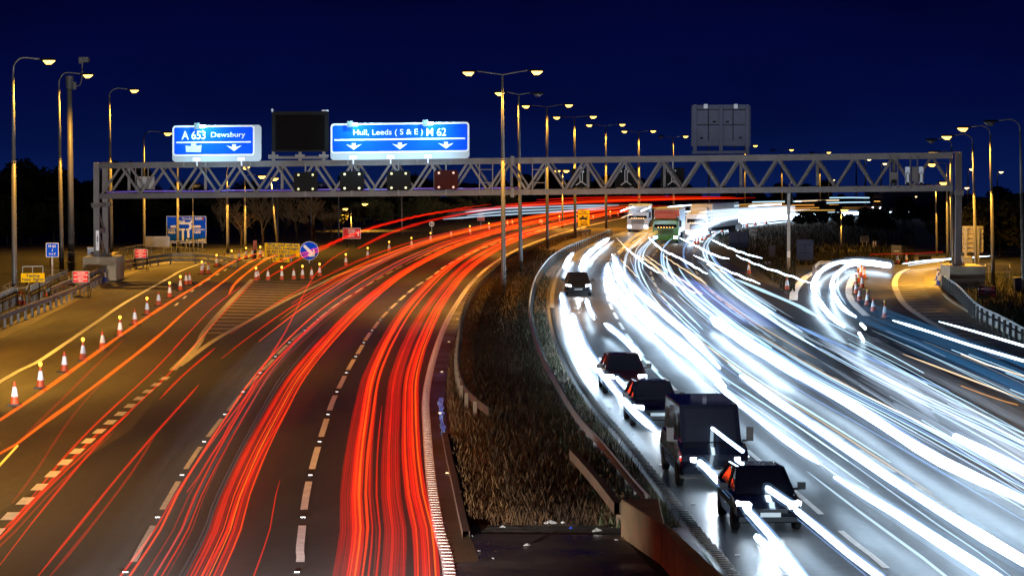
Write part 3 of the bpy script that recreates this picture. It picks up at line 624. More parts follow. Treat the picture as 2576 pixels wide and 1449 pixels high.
def lamp(label, group, basepx, toppx, heads, curved=False, d=None, r=.11, energy=None, lens='lens', basez=0.0, tilt=0):
    b = W(*basepx) if d is None else A(basepx[0], basepx[1], d)
    if d is not None: b.z = basez
    d = b.y; top = A(toppx[0], toppx[1], d); top.x = b.x + (top.x - b.x)
    ro = thing('street_lamp', label, 'street lamp', b, group=group)
    H = top.z - b.z; mb = MB(); q = lambda f: Vector((top.x - b.x, 0, H)) * f
    hj = H * .62
    mb.tube([Vector((0, 0, -.1)), q(.12), q(.62)], [r * 1.5, r * 1.35, r * 1.15], 10); mb.tube([q(.62), q(.625)], [r * 1.3, r * 1.3], 10); mb.tube([q(.62), q(1)], [r * 1.0, r * .62], 10)
    ob('column', mb, M['column'], ro, smooth=True)
    for hpx, lit in heads:
        h = A(hpx[0], hpx[1], d) - b; a = q(1); mb = MB(); dv = Vector((h.x - a.x, h.y - a.y, 0))
        if curved:
            zt = h.z + .12; mb.tube(spline([a, Vector((a.x + dv.x * .03, 0, a.z + (zt - a.z) * .55)), Vector((a.x + dv.x * .16, 0, zt - .12)), Vector((a.x + dv.x * .35, 0, zt + .02)), Vector((h.x - dv.normalized().x * .3, 0, h.z + .05))], .2), r * .45, 6)
        else: mb.tube([a + Vector((0, 0, -.1)), a + Vector((0, 0, .15)), Vector((h.x - dv.normalized().x * .3, 0, h.z + .03))], r * .4, 6)
        ob('arm', mb, M['column'], ro, smooth=True)
        hb, lb = head_bm(h, dv); ho = ob('lamp_head', hb, M['dark'], ro, smooth=True); ob('lens', lb, M[lens if lit else 'lensoff'], ho, smooth=True)
        if lit and energy:
            lamp_light('lamp_light', ro, h + dv.normalized() * .25 + Vector((0, 0, -.48)), energy, SOD, size=math.radians(146), blend=.5, rad=.15)
    return ro
E = 9000; SIGN_FILL = 52000
GL, GC, GR = 'single-arm lamps along the left slip road', 'twin-arm lamps of the central reserve', 'single-arm lamps along the right edge'
lamp('tall curved-arm lamp nearest the left frame edge behind the railing', GL, (37, 764), (33, 190), [((112, 151.5), True)], True, energy=E * 1.7, r=.13)
lamp('curved-arm lamp just left of the thick camera mast', GL, (156, 690), (148, 225), [((212, 188), True)], True, energy=E * 1.7, r=.13)
lamp('curved-arm lamp rising directly beside the left gantry leg', GL, (281, 652), (275, 248), [((330, 226.5), True)], True, energy=E * 1.7, r=.12)
lamp('lamp whose bright head glows just left of the small blue sign', GL, (363, 640), (362, 345), [((415, 334.5), True)], True, energy=E * 1.7, r=.1)
lamp('slip-road column whose top hides behind the small blue sign left part', GL, (447, 636), (448, 350), [((482, 338), False)], True, r=.1)
lamp('thin camera post topped with a ribbed sensor, behind the blue map sign', GL, (486, 632), (485, 470), [((487, 466), False)], False, r=.06)
lamp('grey column between the blue map sign and the slip road bend', GL, (573, 638), (571, 440), [((611, 419.5), True)], True, energy=E * .5, r=.1)
lamp('slim column with low head seen through the lattice above the bend', GL, (617, 632), (616, 450), [((652, 442.5), True)], True, energy=E * .4, r=.09)
lamp('brightly lit slim column behind the yellow closure sign', GL, (698, 611), (681, 452), [((684, 448), True)], False, energy=E * .5, r=.08, d=262)
lamp('slim column rising straight out of the yellow closure sign top', GL, (699, 611), (697, 470), [((735, 462), False)], False, r=.08)
lamp('thin column in front of the glowing bare trees', GL, (783, 608), (783, 466), [((800, 462), False)], False, r=.07)
lamp('thin column left of the two low yellow lamps', GL, (852, 600), (852, 474), [((868, 470), False)], False, r=.07)
lamp('low lamp with two yellow heads among the shrubs', GL, (884, 572), (883, 524), [((912, 512), True), ((874, 524), True)], False, energy=E * .5, r=.06, d=318)
lamp('column standing before the shrubs left of the round 50 sign', GL, (1011, 560), (1009, 410), [((1020, 405), False)], False, r=.07, d=300)
CR = [((1267, 742), (1264, 194), [((1189, 181), True), ((1340, 178.5), True)], 'nearest and tallest twin-arm lamp in the central reserve'),
      ((1310, 682), (1305, 243), [((1266, 233), True), ((1345, 235), False)], 'second twin-arm lamp, its left head flaring before the tallest column'),
      ((1377, 626), (1376, 273), [((1330, 266), True), ((1424, 263.5), True)], 'third twin-arm lamp of the central reserve'),
      ((1447, 600), (1445, 299), [((1407, 294.5), True), ((1486, 292.5), True)], 'fourth twin-arm lamp, left of the yellow recovery sign top'),
      ((1525, 575), (1524, 320), [((1488, 314), True), ((1560, 312.5), True)], 'fifth twin-arm lamp of the central reserve'),
      ((1608, 560), (1607, 336), [((1576, 330), True), ((1638, 329), True)], 'sixth twin-arm lamp of the central reserve'),
      ((1694, 550), (1693, 349), [((1668, 343), False), ((1720, 342.5), True)], 'seventh twin-arm lamp, left of the grey board back'),
      ((1783, 540), (1783, 360), [((1762, 356), False), ((1806, 355), False)], 'twin-arm lamp half hidden behind the grey board back'),
      ((1873, 532), (1873, 370), [((1854, 367), False), ((1896, 366), True)], 'twin-arm lamp just right of the grey board back'),
      ((1967, 526), (1966, 381), [((1948, 378), False), ((1987, 376.5), True)], 'far twin-arm lamp above the oval-backed post'),
      ((2063, 520), (2061, 387), [((2046, 384), False), ((2081, 383), True)], 'farthest clear twin-arm lamp in the row'),
      ((2154, 515), (2154, 399), [((2140, 396), False), ((2170, 395), False)], 'unlit far twin-arm column just past the last lit one')]
for i, (b, t, h, lab) in enumerate(CR):
    lamp(lab, GC, b, t, h, False, energy=E * 1.0 if i < 8 else E * .6, r=.12 if i < 5 else .13, lens='lens')
lamp('tall single-arm lamp at the right frame edge with dark unlit head', GR, (2576, 742), (2566, 330), [((2500, 306), False)], True, r=.1)
lamp('second single-arm lamp from the right frame edge', GR, (2499, 718), (2491, 340), [((2432, 321.5), True)], True, energy=E * 1.6, r=.1)
lamp('third single-arm lamp from the right, close beside the gantry leg', GR, (2456, 699), (2447, 362), [((2391, 342.5), True)], True, energy=E * 1.6, r=.1)
lamp('dark-headed lamp rising from behind the right gantry post', GR, (2397, 676), (2394, 372), [((2350, 352), False)], True, r=.1)
lamp('lamp flaring on top of the gantry beam right end', GR, (2394, 664), (2391, 392), [((2356, 383), True)], True, energy=E, r=.1)
lamp('lit slim column seen through the last gantry bay', GR, (2384, 655), (2382, 418), [((2352, 412), True)], True, energy=E * .4, r=.09)
lamp('slim column standing left of the right gantry leg', GR, (2357, 668), (2353, 470), [((2366, 458.5), True)], False, energy=E * .3, r=.08, d=240)
lamp('lone low lamp on the dark bank below the bright far stream', GR, (2116, 628), (2115, 532), [((2117, 527), True)], False, energy=E * .25, r=.07)
for k, (x, y, sd, gr) in enumerate(((-27.5, 122, 1, GL), (-26, 82, 1, GL), (-25, 42, 1, GL), (25.5, 100, -1, GR), (25, 60, -1, GR), (24.5, 22, -1, GR))):
    Wp = lambda z, xx: (CX + F * xx / y, 381 + F * (HC - z) / y)
    lamp(('left' if sd > 0 else 'right') + ' row lamp outside the frame, ' + ORD[(2 - k if sd > 0 else 5 - k)] + ' counted from the bridge', gr, Wp(0, x), Wp(11.5, x), [(Wp(13, x + sd * 2.6), True)], True, energy=E * (1.75 if sd > 0 else .4), r=.12)
lamp('far twin lamp glowing through the lattice right of the tallest column', None, (1415, 560), (1415, 437), [((1408, 429), True), ((1419, 429), True)], False, energy=E * .3, r=.09, d=330)
for k, (x, y, l) in enumerate(((2440, 425, 'far small lamp just left of the third right-hand column'), (2514, 432, 'far small lamp against the dark trees at right'), (2428, 472, 'tiny far lamp low beside the right gantry post'), (2297, 494, 'tiny far lamp below the gantry near the red canopy'), (2090, 452, 'far lamp head seen in the gantry bay right of centre'), (1992, 458, 'tiny far lamp dot above the oval-backed post'), (2182, 400, 'faint far lamp above the gantry beam'), (1650 + 572, 411, 'far small lamp just under the top beam right of centre'))):
    lamp(l, 'distant street lamps', (x - 5, 560), (x - 5, y + 5), [((x, y), True)], False, d=420, r=.12, lens='lensfar', basez=-1)
def mast():
    b = W(180, 682); r = thing('camera_mast', 'thick tapered mast carrying a traffic camera, left of the gantry leg', 'camera mast', b); top = A(174.5, 192, b.y) - b
    q = lambda f: Vector((top.x * f, 0, top.z * f)); mb = MB(); mb.tube([q(0), q(.5), q(.94)], [.27, .24, .2], 14); ob('column', mb, M['column'], r, smooth=True)
    mb = MB(); mb.tube([q(.935), q(1)], [.27, .33], 14); ob('collar', mb, M['mast'], r)
    s = b.y / F; mb = MB(); t = q(.95); mb.tube(spline([t + Vector((.2, 0, 0)), t + Vector((.75, 0, .0)), t + Vector((1.0, 0, .6)), t + Vector((1.05, 0, 1.9))], .2), .06, 6); mb.box(t.x + .3, -.12, t.z - .3, t.x + .55, .12, t.z + .3); ob('bracket', mb, M['mast'], r)
    mb = MB(); c = t + Vector((1.05, 0, 2.0)); mb.box(c.x - .2, -.5, c.z - .12, c.x + .55, .3, c.z + .28); mb.box(c.x - .25, -.2, c.z - .22, c.x + .1, .2, c.z - .1); ob('camera', mb, M['mast'], r)
mast()
# ------------------------------------------------------------------ roadside signs
def zl(pts, ox, oy, s): return [(ox + x * s, oy + y * s) for x, y in pts]
def rsign(name, label, cat, x0, y0, x1, y1, d, face, border='white', texts=(), tm='white', posts=2, r=2.0, bw=1.2, polys=(), skew=0.0, pm='alu', pw=.09, th=.04, ground=0.0, frame=False, group=None):
    B = Board(d, skew, x0); c = A((x0 + x1) / 2, y1, d); o = Vector((c.x, d, ground)); root = thing(name, label, cat, o, group=group)
    P = lambda n, mb, m: ob(n, org(mb, o), M[m], root)
    P('panel', B.slab(MB(), rrect(x0, y0, x1, y1, r), 0, th), border or face)
    if border: P('face', B.slab(MB(), rrect(x0 + bw, y0 + bw, x1 - bw, y1 - bw, max(.4, r - bw * .6)), .012, .01), face)
    if texts:
        mb = MB()
        for t in texts: B.text(mb, *t[:5], .02, bold=(t[5] if len(t) > 5 else .012) + (.022 if tm == 'black' else .008))
        P('lettering', mb, tm)
    for n_, poly, m_ in polys: P(n_, B.flat(MB(), poly, .02), m_)
    for i in range(posts):
        x = x0 + (x1 - x0) * ((i + .5) / posts if posts < 3 else (i + .25) / (posts - .5)); t = B.P(x, y0 + 3, -.08); mb = MB(); mb.bar(Vector((t.x, t.y, ground)), t, pw, pw, up=Vector((0, 1, 0))); P('post', mb, pm)
    if frame:
        mb = MB(); a = B.P(x0 + 2, y0, -.05); b = B.P(x1 - 2, y0, -.05); z = ground
        for p in (a, b):
            mb.bar(Vector((p.x, d - .1, z)), Vector((p.x, d, p.z)), .05, .05, up=Vector((0, 1, 0))); mb.bar(Vector((p.x, d + .9, z)), Vector((p.x, d + .02, p.z)), .05, .05, up=Vector((0, 1, 0))); mb.bar(Vector((p.x, d - .1, z + .06)), Vector((p.x, d + .9, z + .06)), .04, .04)
        mb.bar(Vector((a.x, d - .05, z + .06)), Vector((b.x, d - .05, z + .06)), .04, .04); P('stand', mb, 'dark')
        mb = MB(); q = Vector((a.x + .35, d + .1, z)); mb.lathe([(.05, 0), (.3, .03), (.32, .12), (.12, .2), (.02, .21)], 9, q); P('sandbag', mb, 'black')
    return root
Zm = lambda x, y: (392 + .1903 * x, 504 + .1903 * y)
def mapsign():
    t = []
    for s, a, b, c, d, bo in (('Wakefield', 342, 228, 500, 260, .005), ('A650', 512, 222, 607, 262, .03), ('Leeds', 160, 370, 252, 397, .005), ('A653', 160, 403, 257, 442, .03), ('Dewsbury', 490, 370, 648, 405, .005), ('A653', 493, 403, 590, 440, .03), ('Bradford', 403, 512, 545, 545, .005), ('A650', 555, 508, 652, 548, .03)):
        t.append((s, *Zm(a, b), *Zm(c, d), bo))
    pl = []
    for poly in ([(185, 350), (207, 334), (275, 334), (275, 364), (207, 364)], [(600, 347), (580, 333), (470, 333), (470, 362), (580, 362)], [(343, 396), (371, 396), (371, 533), (343, 533)], [(415, 390), (444, 390), (444, 488), (430, 507), (415, 488)],
                 [(305, 266), (330, 266), (330, 292), (305, 292)], [(338, 274), (354, 274), (354, 292), (338, 292)], [(360, 266), (382, 266), (382, 292), (360, 292)], [(440, 296), (468, 266), (485, 262), (487, 280), (466, 315)],
                 [(275, 315), (300, 290), (440, 290), (470, 318), (480, 350), (465, 385), (440, 400), (398, 400), (398, 376), (430, 374), (448, 350), (432, 320), (306, 320), (292, 348), (310, 374), (385, 374), (385, 400), (300, 400), (270, 385), (258, 350)]):
        pl.append(('junction_diagram', [Zm(*p) for p in poly], 'white'))
    mbs = [Zm(610, 226), Zm(637, 226), Zm(637, 260), Zm(610, 260)]; pl.append(('diversion_patch', mbs, 'orange'))
    rsign('direction_sign', 'blue junction map sign naming Wakefield Leeds Dewsbury and Bradford', 'road sign', 418.8, 544, 518.8, 611.2, 262, 'blue', texts=t, polys=pl, posts=3)
mapsign()
rsign('reversed_sign', 'blank grey sign in front of the blue map sign corner', 'road sign', 365.5, 595, 427, 622, 238, 'alu', None)
rsign('location_sign', 'small blue location sign reading M62 J 111.7', 'road sign', 115.5, 611.5, 147.3, 647.2, 178, 'blue', texts=[('M 62', 122, 616.5, 140.5, 622.5, .01), ('J', 129.8, 627, 132.6, 632.5, .01), ('111.7', 123.5, 636.3, 140, 642, .01)], posts=1, pw=.12, r=2.5)
rsign('works_sign', 'yellow sign reading Testing New Signal on the left railing', 'road sign', 52.6, 687.8, 112, 710.5, 168, 'yellow', None, texts=[('Testing', 65, 690.3, 99.5, 698.5, .012), ('New Signal', 55.5, 700, 109.5, 708, .012)], tm='black', r=1.5, skew=-.012, frame=False, posts=2, pm='dark')
o_ = A(82, 688, 168.2); mbf = MB(); Bf = Board(168.2)
for x in (57, 82, 108): mbf.bar(Bf.P(x, 690), Bf.P(x, 671), .05, .05, up=Vector((0, 1, 0)))
mbf.bar(Bf.P(57, 671), Bf.P(108, 669.5), .06, .06); of = ob('railing', org(mbf, o_), M['steel'], loc=o_); tag(of, 'thin dark frame railing rising above the yellow testing sign', 'railing')
def caution(x0, y0, x1, y1, d, label, skew=0.0, fr=True):
    w_ = x1 - x0; h_ = y1 - y0; L = []
    for s, u0, u1, v0, v1 in (('CAUTION', .27, .75, .1, .22), ('LOW STRUCTURE', .07, .93, .27, .39), ('HEIGHT', .32, .68, .46, .58), ('RESTRICTIONS', .1, .9, .63, .75), ('APPLY', .34, .66, .79, .91)):
        L.append((s, x0 + w_ * u0, y0 + h_ * v0, x0 + w_ * u1, y0 + h_ * v1, .012))
    rsign('works_sign', label, 'road sign', x0, y0, x1, y1, d, 'red', 'white', texts=L, posts=0, frame=fr, r=.8, bw=.8, skew=skew, group='red caution low structure signs')
caution(181.7, 682.7, 224, 711.2, 171.5, 'nearer red caution low structure sign on a stand beside the blue cones', -.005)
caution(337, 627, 370.7, 649.5, 213, 'farther red caution low structure sign on the left barrier beyond the gantry', -.005)
caution(2462, 717, 2505.6, 744, 172, 'red caution low structure sign in the grass right of the gantry leg', .1)
Zy = Zm
rsign('works_sign', 'yellow closure notice reading This road will be CLOSED overnight', 'road sign', 665.3, 610.5, 754.5, 646, 227, 'yellow', 'black', texts=[('This road will be', 673, 611.8, 750, 619, .01), ('CLOSED overnight', 669.5, 619.8, 751.5, 628.6, .01), ('29-30/11/2012', 669.5, 628.9, 729, 636, .01), ('20:00 to 06:00', 673, 637.3, 744, 645, .01)], tm='black', r=1.2, bw=.8, skew=.028, posts=2)
rsign('works_sign', 'small yellow arrow plate reading A653 below the closure notice', 'road sign', 685.2, 647, 728.8, 658.8, 226.7, 'yellow', None, texts=[('A653', 702.5, 650, 722.5, 656.3, .01)], tm='black', r=1, skew=.028, posts=1, polys=[('arrow', zl([(0, 0), (5, 0), (3.5, 1.6), (7, 5.4), (5.6, 6.8), (2, 3), (0, 5)], 688, 649.5, 1.0), 'black')])
def disc():
    d = 225.5; B = Board(d); cx_, cy_, R_ = 778, 631.3, 23.6; c = A(cx_, cy_, d); o = Vector((c.x, d, 0)); r = thing('keep_right_sign', 'round blue sign with white arrow slanting down to the right', 'road sign', o)
    circ = lambda q, n=28: [(cx_ + q * math.cos(2 * math.pi * k / n), cy_ + q * math.sin(2 * math.pi * k / n)) for k in range(n)]
    ob('panel', org(B.slab(MB(), circ(R_), 0, .05), o), M['white'], r); ob('face', org(B.slab(MB(), circ(R_ - 1), .012, .01), o), M['blue'], r)
    pl = [Zm(*p) for p in ((1943, 610), (1972, 586), (2076, 688), (2080, 640), (2104, 668), (2103, 744), (2028, 745), (2003, 716), (2038, 712))]; ob('arrow', org(B.flat(MB(), pl, .02), o), M['white'], r)
    mb = MB(); mb.bar(Vector((c.x, d + .08, 0)), c + Vector((0, .08, 0)), .1, .1, up=Vector((0, 1, 0))); ob('post', org(mb, o), M['alu'], r)
    d = 300; B = Board(d); cx_, cy_, R_ = 1086, 564, 7.4; c = A(cx_, cy_, d); o = Vector((c.x, d, 0)); r = thing('speed_sign', 'small round white speed limit sign reading 50', 'road sign', o)
    ob('panel', org(B.slab(MB(), circ(R_), 0, .05), o), M['white'], r); ob('ring', org((lambda mb: (frame_poly(mb, B, circ(R_), circ(R_ - 1), .01), mb)[1])(MB()), o), M['panelblue'], r)
    mb = MB(); B.text(mb, '50', 1081.3, 560.8, 1090.8, 567.4, .015, bold=.03); ob('lettering', org(mb, o), M['black'], r); mb = MB(); mb.bar(Vector((c.x, d + .08, 0)), c + Vector((0, .08, 0)), .08, .08, up=Vector((0, 1, 0))); ob('post', org(mb, o), M['alu'], r)
disc()
rsign('works_sign', 'red sign reading WORKS ACCESS ONLY 100 yds', 'road sign', 862, 574, 907.5, 601, 262, 'red', texts=[('WORKS', 876, 577.5, 893.5, 581.3, .01), ('ACCESS', 874.5, 582, 893.5, 585.3, .01), ('ONLY', 877.5, 586.3, 890, 589.6, .01), ('100 yds', 876, 592.5, 891.5, 597, .01)], polys=[('arrow', [(896, 583.5), (901.5, 586), (901.5, 581), (903, 581), (903, 594.5), (900, 594.5), (900, 588), (896, 585.5)], 'white')], r=.8, bw=.9, pm='dark')
rsign('works_sign', 'small square blue and buff sign above a red works access plate', 'road sign', 1200, 532.5, 1219.5, 545, 330, 'panelblue', 'channel', texts=[('A.V.O.', 1203.5, 535, 1216, 538, .01), ('INCIDENT'[:0] or 'WORKS', 1203.5, 539.5, 1216, 542.5, .01)], r=.5, bw=1.2, posts=1)
rsign('works_sign', 'small red works access plate below the square buff sign', 'road sign', 1200.5, 545.6, 1219, 557, 329.7, 'red', texts=[('WORKS', 1203, 547.3, 1217, 550.5, .01), ('ACCESS', 1203, 552, 1217, 555.3, .01)], r=.5, bw=.7, posts=1)
Zr = lambda x, y: (1260 + .2512 * x, 350 + .2512 * y)
tow = [Zr(*p) for p in ((785, 795), (800, 785), (808, 785), (810, 768), (828, 768), (832, 785), (850, 785), (872, 768), (874, 774), (858, 792), (868, 800), (868, 808), (785, 808))]
rsign('recovery_sign', 'yellow sign with a tow truck reading Free recovery Await rescue', 'road sign', 1453.5, 527.8, 1483.6, 570, 303, 'yellow', 'black', texts=[('Free', *Zr(805, 718), *Zr(853, 738), .01), ('recovery', *Zr(780, 743), *Zr(877, 763), .01), ('Await', *Zr(798, 822), *Zr(861, 841), .01), ('rescue', *Zr(793, 847), *Zr(869, 866), .01)], tm='black', r=1, bw=.7, polys=[('tow_truck_symbol', tow, 'black'), ('tow_truck_cab', [Zr(*p) for p in ((812, 771), (827, 771), (829, 784), (812, 784))], 'red')] + [('wheel_symbol', [(Zr(x, 808)[0] + 1.8 * math.cos(k * .7), Zr(x, 808)[1] + 1.8 * math.sin(k * .7)) for k in range(9)], 'black') for x in (802, 854)], pm='steel')
M['backblue'] = mat('navy_sign_back', (.05, .055, .1), .6)
GB = 'sign backs in the right verge'
rsign('reversed_sign', 'grey-navy sign back with square bracing near the far cones', 'road sign', 1834, 583, 1882, 624, 252, 'backblue', None, posts=2, pm='dark', r=3, group=GB, polys=[('brace', p, 'dark') for p in ([(1841, 592), (1876, 592), (1876, 593), (1841, 593)], [(1841, 613), (1876, 613), (1876, 614), (1841, 614)], [(1858, 592), (1859, 592), (1859, 614), (1858, 614)])])
rsign('reversed_sign', 'narrow navy sign back left of the oval-backed post', 'road sign', 1934, 617, 1950, 647, 232, 'backblue', None, posts=1, pm='dark', group=GB)
rsign('reversed_sign', 'upright navy sign back right of the oval-backed post', 'road sign', 2004, 603.5, 2046, 655, 222, 'backblue', None, posts=2, pm='dark', group=GB, polys=[('brace', p, 'dark') for p in ([(2012, 615), (2039, 615), (2039, 616), (2012, 616)], [(2012, 636), (2039, 636), (2039, 637), (2012, 637)], [(2025, 615), (2026, 615), (2026, 640), (2025, 640)])])
rsign('reversed_sign', 'dark sign back with small white plates in front of the roundabout road', 'road sign', 2242, 617, 2268, 648, 232, 'backblue', None, posts=2, pm='dark', group=GB, polys=[('plate', [(2248, 630.5), (2262, 630.5), (2262, 634), (2248, 634)], 'alu')])
rsign('reversed_sign', 'square brownish sign back beside the plated one', 'road sign', 2272, 629, 2297, 649, 232, 'dark', None, posts=2, pm='dark', group=GB)
rsign('reversed_sign', 'low wide dark sign back nearest the right gantry leg', 'road sign', 2311, 644, 2343, 660, 230, 'dark', None, posts=2, pm='dark', group=GB)
rsign('works_sign', 'small pale plate in a dark frame on the verge by the post', 'road sign', 1923, 658, 1941, 665.5, 221, 'alu', None, posts=1, pm='dark')
rsign('direction_sign', 'greenish far sign above the slip road glare', 'road sign', 2165, 594, 2185.5, 609, 262, 'backblue', 'alu', posts=2, bw=.8)
rsign('direction_sign', 'narrow dark far sign on two pale posts behind the slip glare', 'road sign', 2195, 589, 2205.5, 607, 262, 'dark', None, posts=2, pm='white', pw=.12)
def bigback():
    B = Board(205); x0, y0, x1, y1 = 2421, 569, 2473.5, 638; o = A(2447, 690, 205); o.z = 0; r = thing('reversed_sign', 'large buff ribbed sign back beside the right gantry leg', 'road sign', o)
    ob('panel', org(B.slab(MB(), [(x0, y0), (x1, y0), (x1, y1), (x0, y1)], 0, .08), o), M['channel'], r); mb = MB()
    for k in range(6): mb.bar(B.P(x0, y0 + 4 + k * 12, .06), B.P(x1, y0 + 4 + k * 12, .06), .06, .06)
    ob('rail', org(mb, o), M['alu'], r)
    for x in (2430, 2461): t = B.P(x, y0 + 2, .14); mb = MB(); mb.bar(Vector((t.x, t.y, 0)), t, .2, .2, up=Vector((0, 1, 0))); ob('post', org(mb, o), M['steel'], r)
bigback()
def oval():
    o = W(1984, 683); B = Board(o.y); r = thing('sign_post', 'tall pale post with oval sign backs facing away on the verge', 'road sign', o); t = B.P(1984, 486)
    mb = MB(); mb.bar(Vector((o.x, o.y, 0)), t, .24, .24, up=Vector((0, 1, 0))); ob('post', org(mb, o), M['steel'], r)
    for x0, y0, x1, y1 in ((1974.5, 484, 1995, 518), (1988, 590, 1995, 628)): ob('oval_panel', org(B.slab(MB(), rrect(x0, y0, x1, y1, (x1 - x0) * .48), -.2, .05), o), M['dark'], r)
    mb = MB(); p = B.P(1984, 640, .13); mb.box(p.x - .13, p.y, p.z - .25, p.x + .13, p.y + .02, p.z + .25); ob('plate', org(mb, o), M['palegrey'], r)
    o = W(1858, 585); B = Board(o.y); r = thing('reversed_sign', 'round grey sign back in front of the bright far stream', 'road sign', o); ob('panel', org(B.slab(MB(), [(1858 + 9.5 * math.cos(k * .31), 568 + 9.5 * math.sin(k * .31)) for k in range(20)], 0, .04), o), M['alu'], r)
    for x in (1853, 1863): mb = MB(); p = B.P(x, 572, -.06); mb.bar(Vector((p.x, p.y, 0)), p, .05, .05, up=Vector((0, 1, 0))); ob('post', org(mb, o), M['dark'], r)
oval()
def cabinet(label, x0, y0, x1, y1, d, m):
    a = A(x0, y1, d); b = A(x1, y0, d); o = Vector(((a.x + b.x) / 2, d, 0)); r = thing('roadside_cabinet', label, 'roadside cabinet', o); w2 = (b.x - a.x) / 2; zb = max(0, a.z)
    mb = MB(); mb.box(-w2, 0, zb + .06, w2, .6, b.z); ob('body', mb, M[m], r); mb = MB(); mb.box(-w2 - .04, -.04, b.z, w2 + .04, .64, b.z + .05); ob('lid', mb, M['alu'], r)
    mb = MB(); mb.box(-w2 + .05, .05, -.05, w2 - .05, .55, zb + .06); ob('plinth', mb, M['concrete'], r); mb = MB(); mb.box(w2 - .15, -.03, (zb + b.z) / 2 - .08, w2 - .1, -.002, (zb + b.z) / 2 + .08); ob('handle', mb, M['black'], r)
cabinet('navy cabinet at the right frame edge behind the barrier', 2553, 700, 2575, 738, 180, 'backblue'); cabinet('pale cabinet standing behind the left gantry leg', 220, 624, 238, 648, 203, 'palegrey'); cabinet('grey cabinet on the ground behind the right gantry leg', 2421, 648, 2446, 690, 196, 'alu')
# ------------------------------------------------------------------ barriers, railings, parapet
def rail(label, px, h, offs, step, m, pm=None, th=.31, cat='crash barrier', name='guard_rail', timber=False, side=1, pw=.14, world=None):
    pts = world or [W(x, y, h) for x, y in px]; pts = resample(spline(pts, 1), 1.0)
    pts = [Vector((p.x, p.y, h)) for p in pts]; o = Vector((pts[0].x, pts[0].y, 0)); r = thing(name, label, cat, o)
    ns = nrm(pts)
    for dz, tk in offs:
        mb = MB(); prof = [(0, .5), (.05, .3), (.0, .08), (.0, -.08), (.05, -.3), (0, -.5), (-.03, -.5), (-.03, .5)] if not timber else [(.09, .5), (.09, -.5), (-.09, -.5), (-.09, .5)]
        K = len(prof)
        for p, n in zip(pts, ns):
            for a, b in prof: q = p + n * side * a; mb.v.append((q.x, q.y, p.z + dz + (b - .5) * tk))
        for i in range(len(pts) - 1):
            for j in range(K): mb.f.append((i * K + j, i * K + (j + 1) % K, (i + 1) * K + (j + 1) % K, (i + 1) * K + j)); mb.m.append(0)
        ob('beam', org(mb, o), M[m], r)
    pp = resample(pts, step); proto = None
    for p in pp[:98]:
        if proto is None:
            mb = MB(); mb.box(-pw / 2, -.05, -.1, pw / 2, .05, h + min(dz for dz, _ in offs) * 0 - .06); proto = c = ob('post', mb, M[pm or ('railpost' if m == 'steel' else m)], r)
        else: c = proto.copy(); COL.objects.link(c); c.parent = r
        i_ = min(range(len(pts)), key=lambda k: (pts[k] - p).length); c.location = (p.x - o.x - ns[i_].x * side * .12, p.y - o.y - ns[i_].y * side * .12, 0)
    return r
nl_ = [Vector((-24.6, 95, .85)), Vector((-25.6, 112, .85))]
rail('galvanised crash barrier along the left edge before the gantry', None, .85, ((0, .31),), 2.4, 'steel', world=nl_ + [W(x, y, .85) for x, y in ((0, 793), (97, 756), (193, 719), (262, 685))])
rail('second low barrier beam starting behind the left crash barrier', None, 1.15, ((0, .3), (-.5, .3)), 3.2, 'steel', world=[W(x, y, 1.15) for x, y in ((128, 722), (165, 706), (215, 689), (272, 666))])
rail('curving crash barrier beyond the left gantry plinth round the bend', [(299, 657), (345, 648), (402, 639), (440, 636), (477, 636), (520, 639), (560, 644), (600, 651)], .95, ((0, .31), (-.45, .28)), 2.4, 'steel')
rail('rusty brown barrier along the left side of the central reserve', [(1486, 576), (1411, 591), (1360, 609), (1310, 629), (1277, 646), (1206, 710), (1170, 777), (1157, 855), (1154, 907), (1167, 963), (1198, 1000), (1232, 1025)], .72, ((0, .3),), 3.2, 'brown', side=-1)
rail('low brown timber edging between the wet strip and the dry grass', [(1119, 1087), (1130, 1145), (1146, 1215), (1160, 1280), (1174, 1340)], .2, ((0, .2),), 3, 'brown', timber=True, name='timber_edging', cat='edging')
rail('brown barrier stub sinking into the weeds by the concrete parapet', [(1440, 1130), (1470, 1162), (1508, 1206), (1562, 1275)], .72, ((0, .3),), 1.6, 'brown', timber=True)
rail('pale capped barrier curving along the right side of the central reserve', [(1536, 577), (1473, 601), (1423, 621), (1386, 644), (1360, 674), (1343, 706), (1332, 757), (1337, 814), (1363, 891), (1410, 974), (1456, 1046), (1518, 1113), (1591, 1201), (1636, 1250)], .75, ((0, .3),), 2.4, 'steel')
rail('double-beam galvanised barrier at the right edge below the plinth', [(2376, 692), (2413, 719), (2460, 764), (2518, 793), (2575, 823), (2660, 868)], .95, ((0, .3), (-.42, .28)), 2.4, 'steel', side=-1)
rail('short folded crash barrier end left of the slip road glare', [(2050, 667), (2062, 657), (2085, 656), (2110, 658)], .8, ((0, .3),), 2.4, 'steel')
def railing(label, pts, h=1.1, step=1.0):
    o = Vector((pts[0].x, pts[0].y, 0)); r = thing('handrail', label, 'railing', o); mb = MB()
    for f in (1, .55): mb.tube([Vector((p.x - o.x, p.y - o.y, p.z + h * f)) for p in pts], .03, 5)
    ob('rail', mb, M['steel'], r); proto = None
    q = resample([Vector(p) for p in pts], step)
    for p in q:
        if proto is None: m2 = MB(); m2.bar((0, 0, 0), (0, 0, h), .05, .05); proto = c = ob('upright', m2, M['steel'], r)
        else: c = proto.copy(); COL.objects.link(c); c.parent = r
        c.location = p - o
def g0(px, py, z=0): p = W(px, py, z); return p
railing('steel handrail at the far left behind the crash barrier', [g0(-30, 800), g0(0, 787), g0(42, 766)], 1.2, .7)
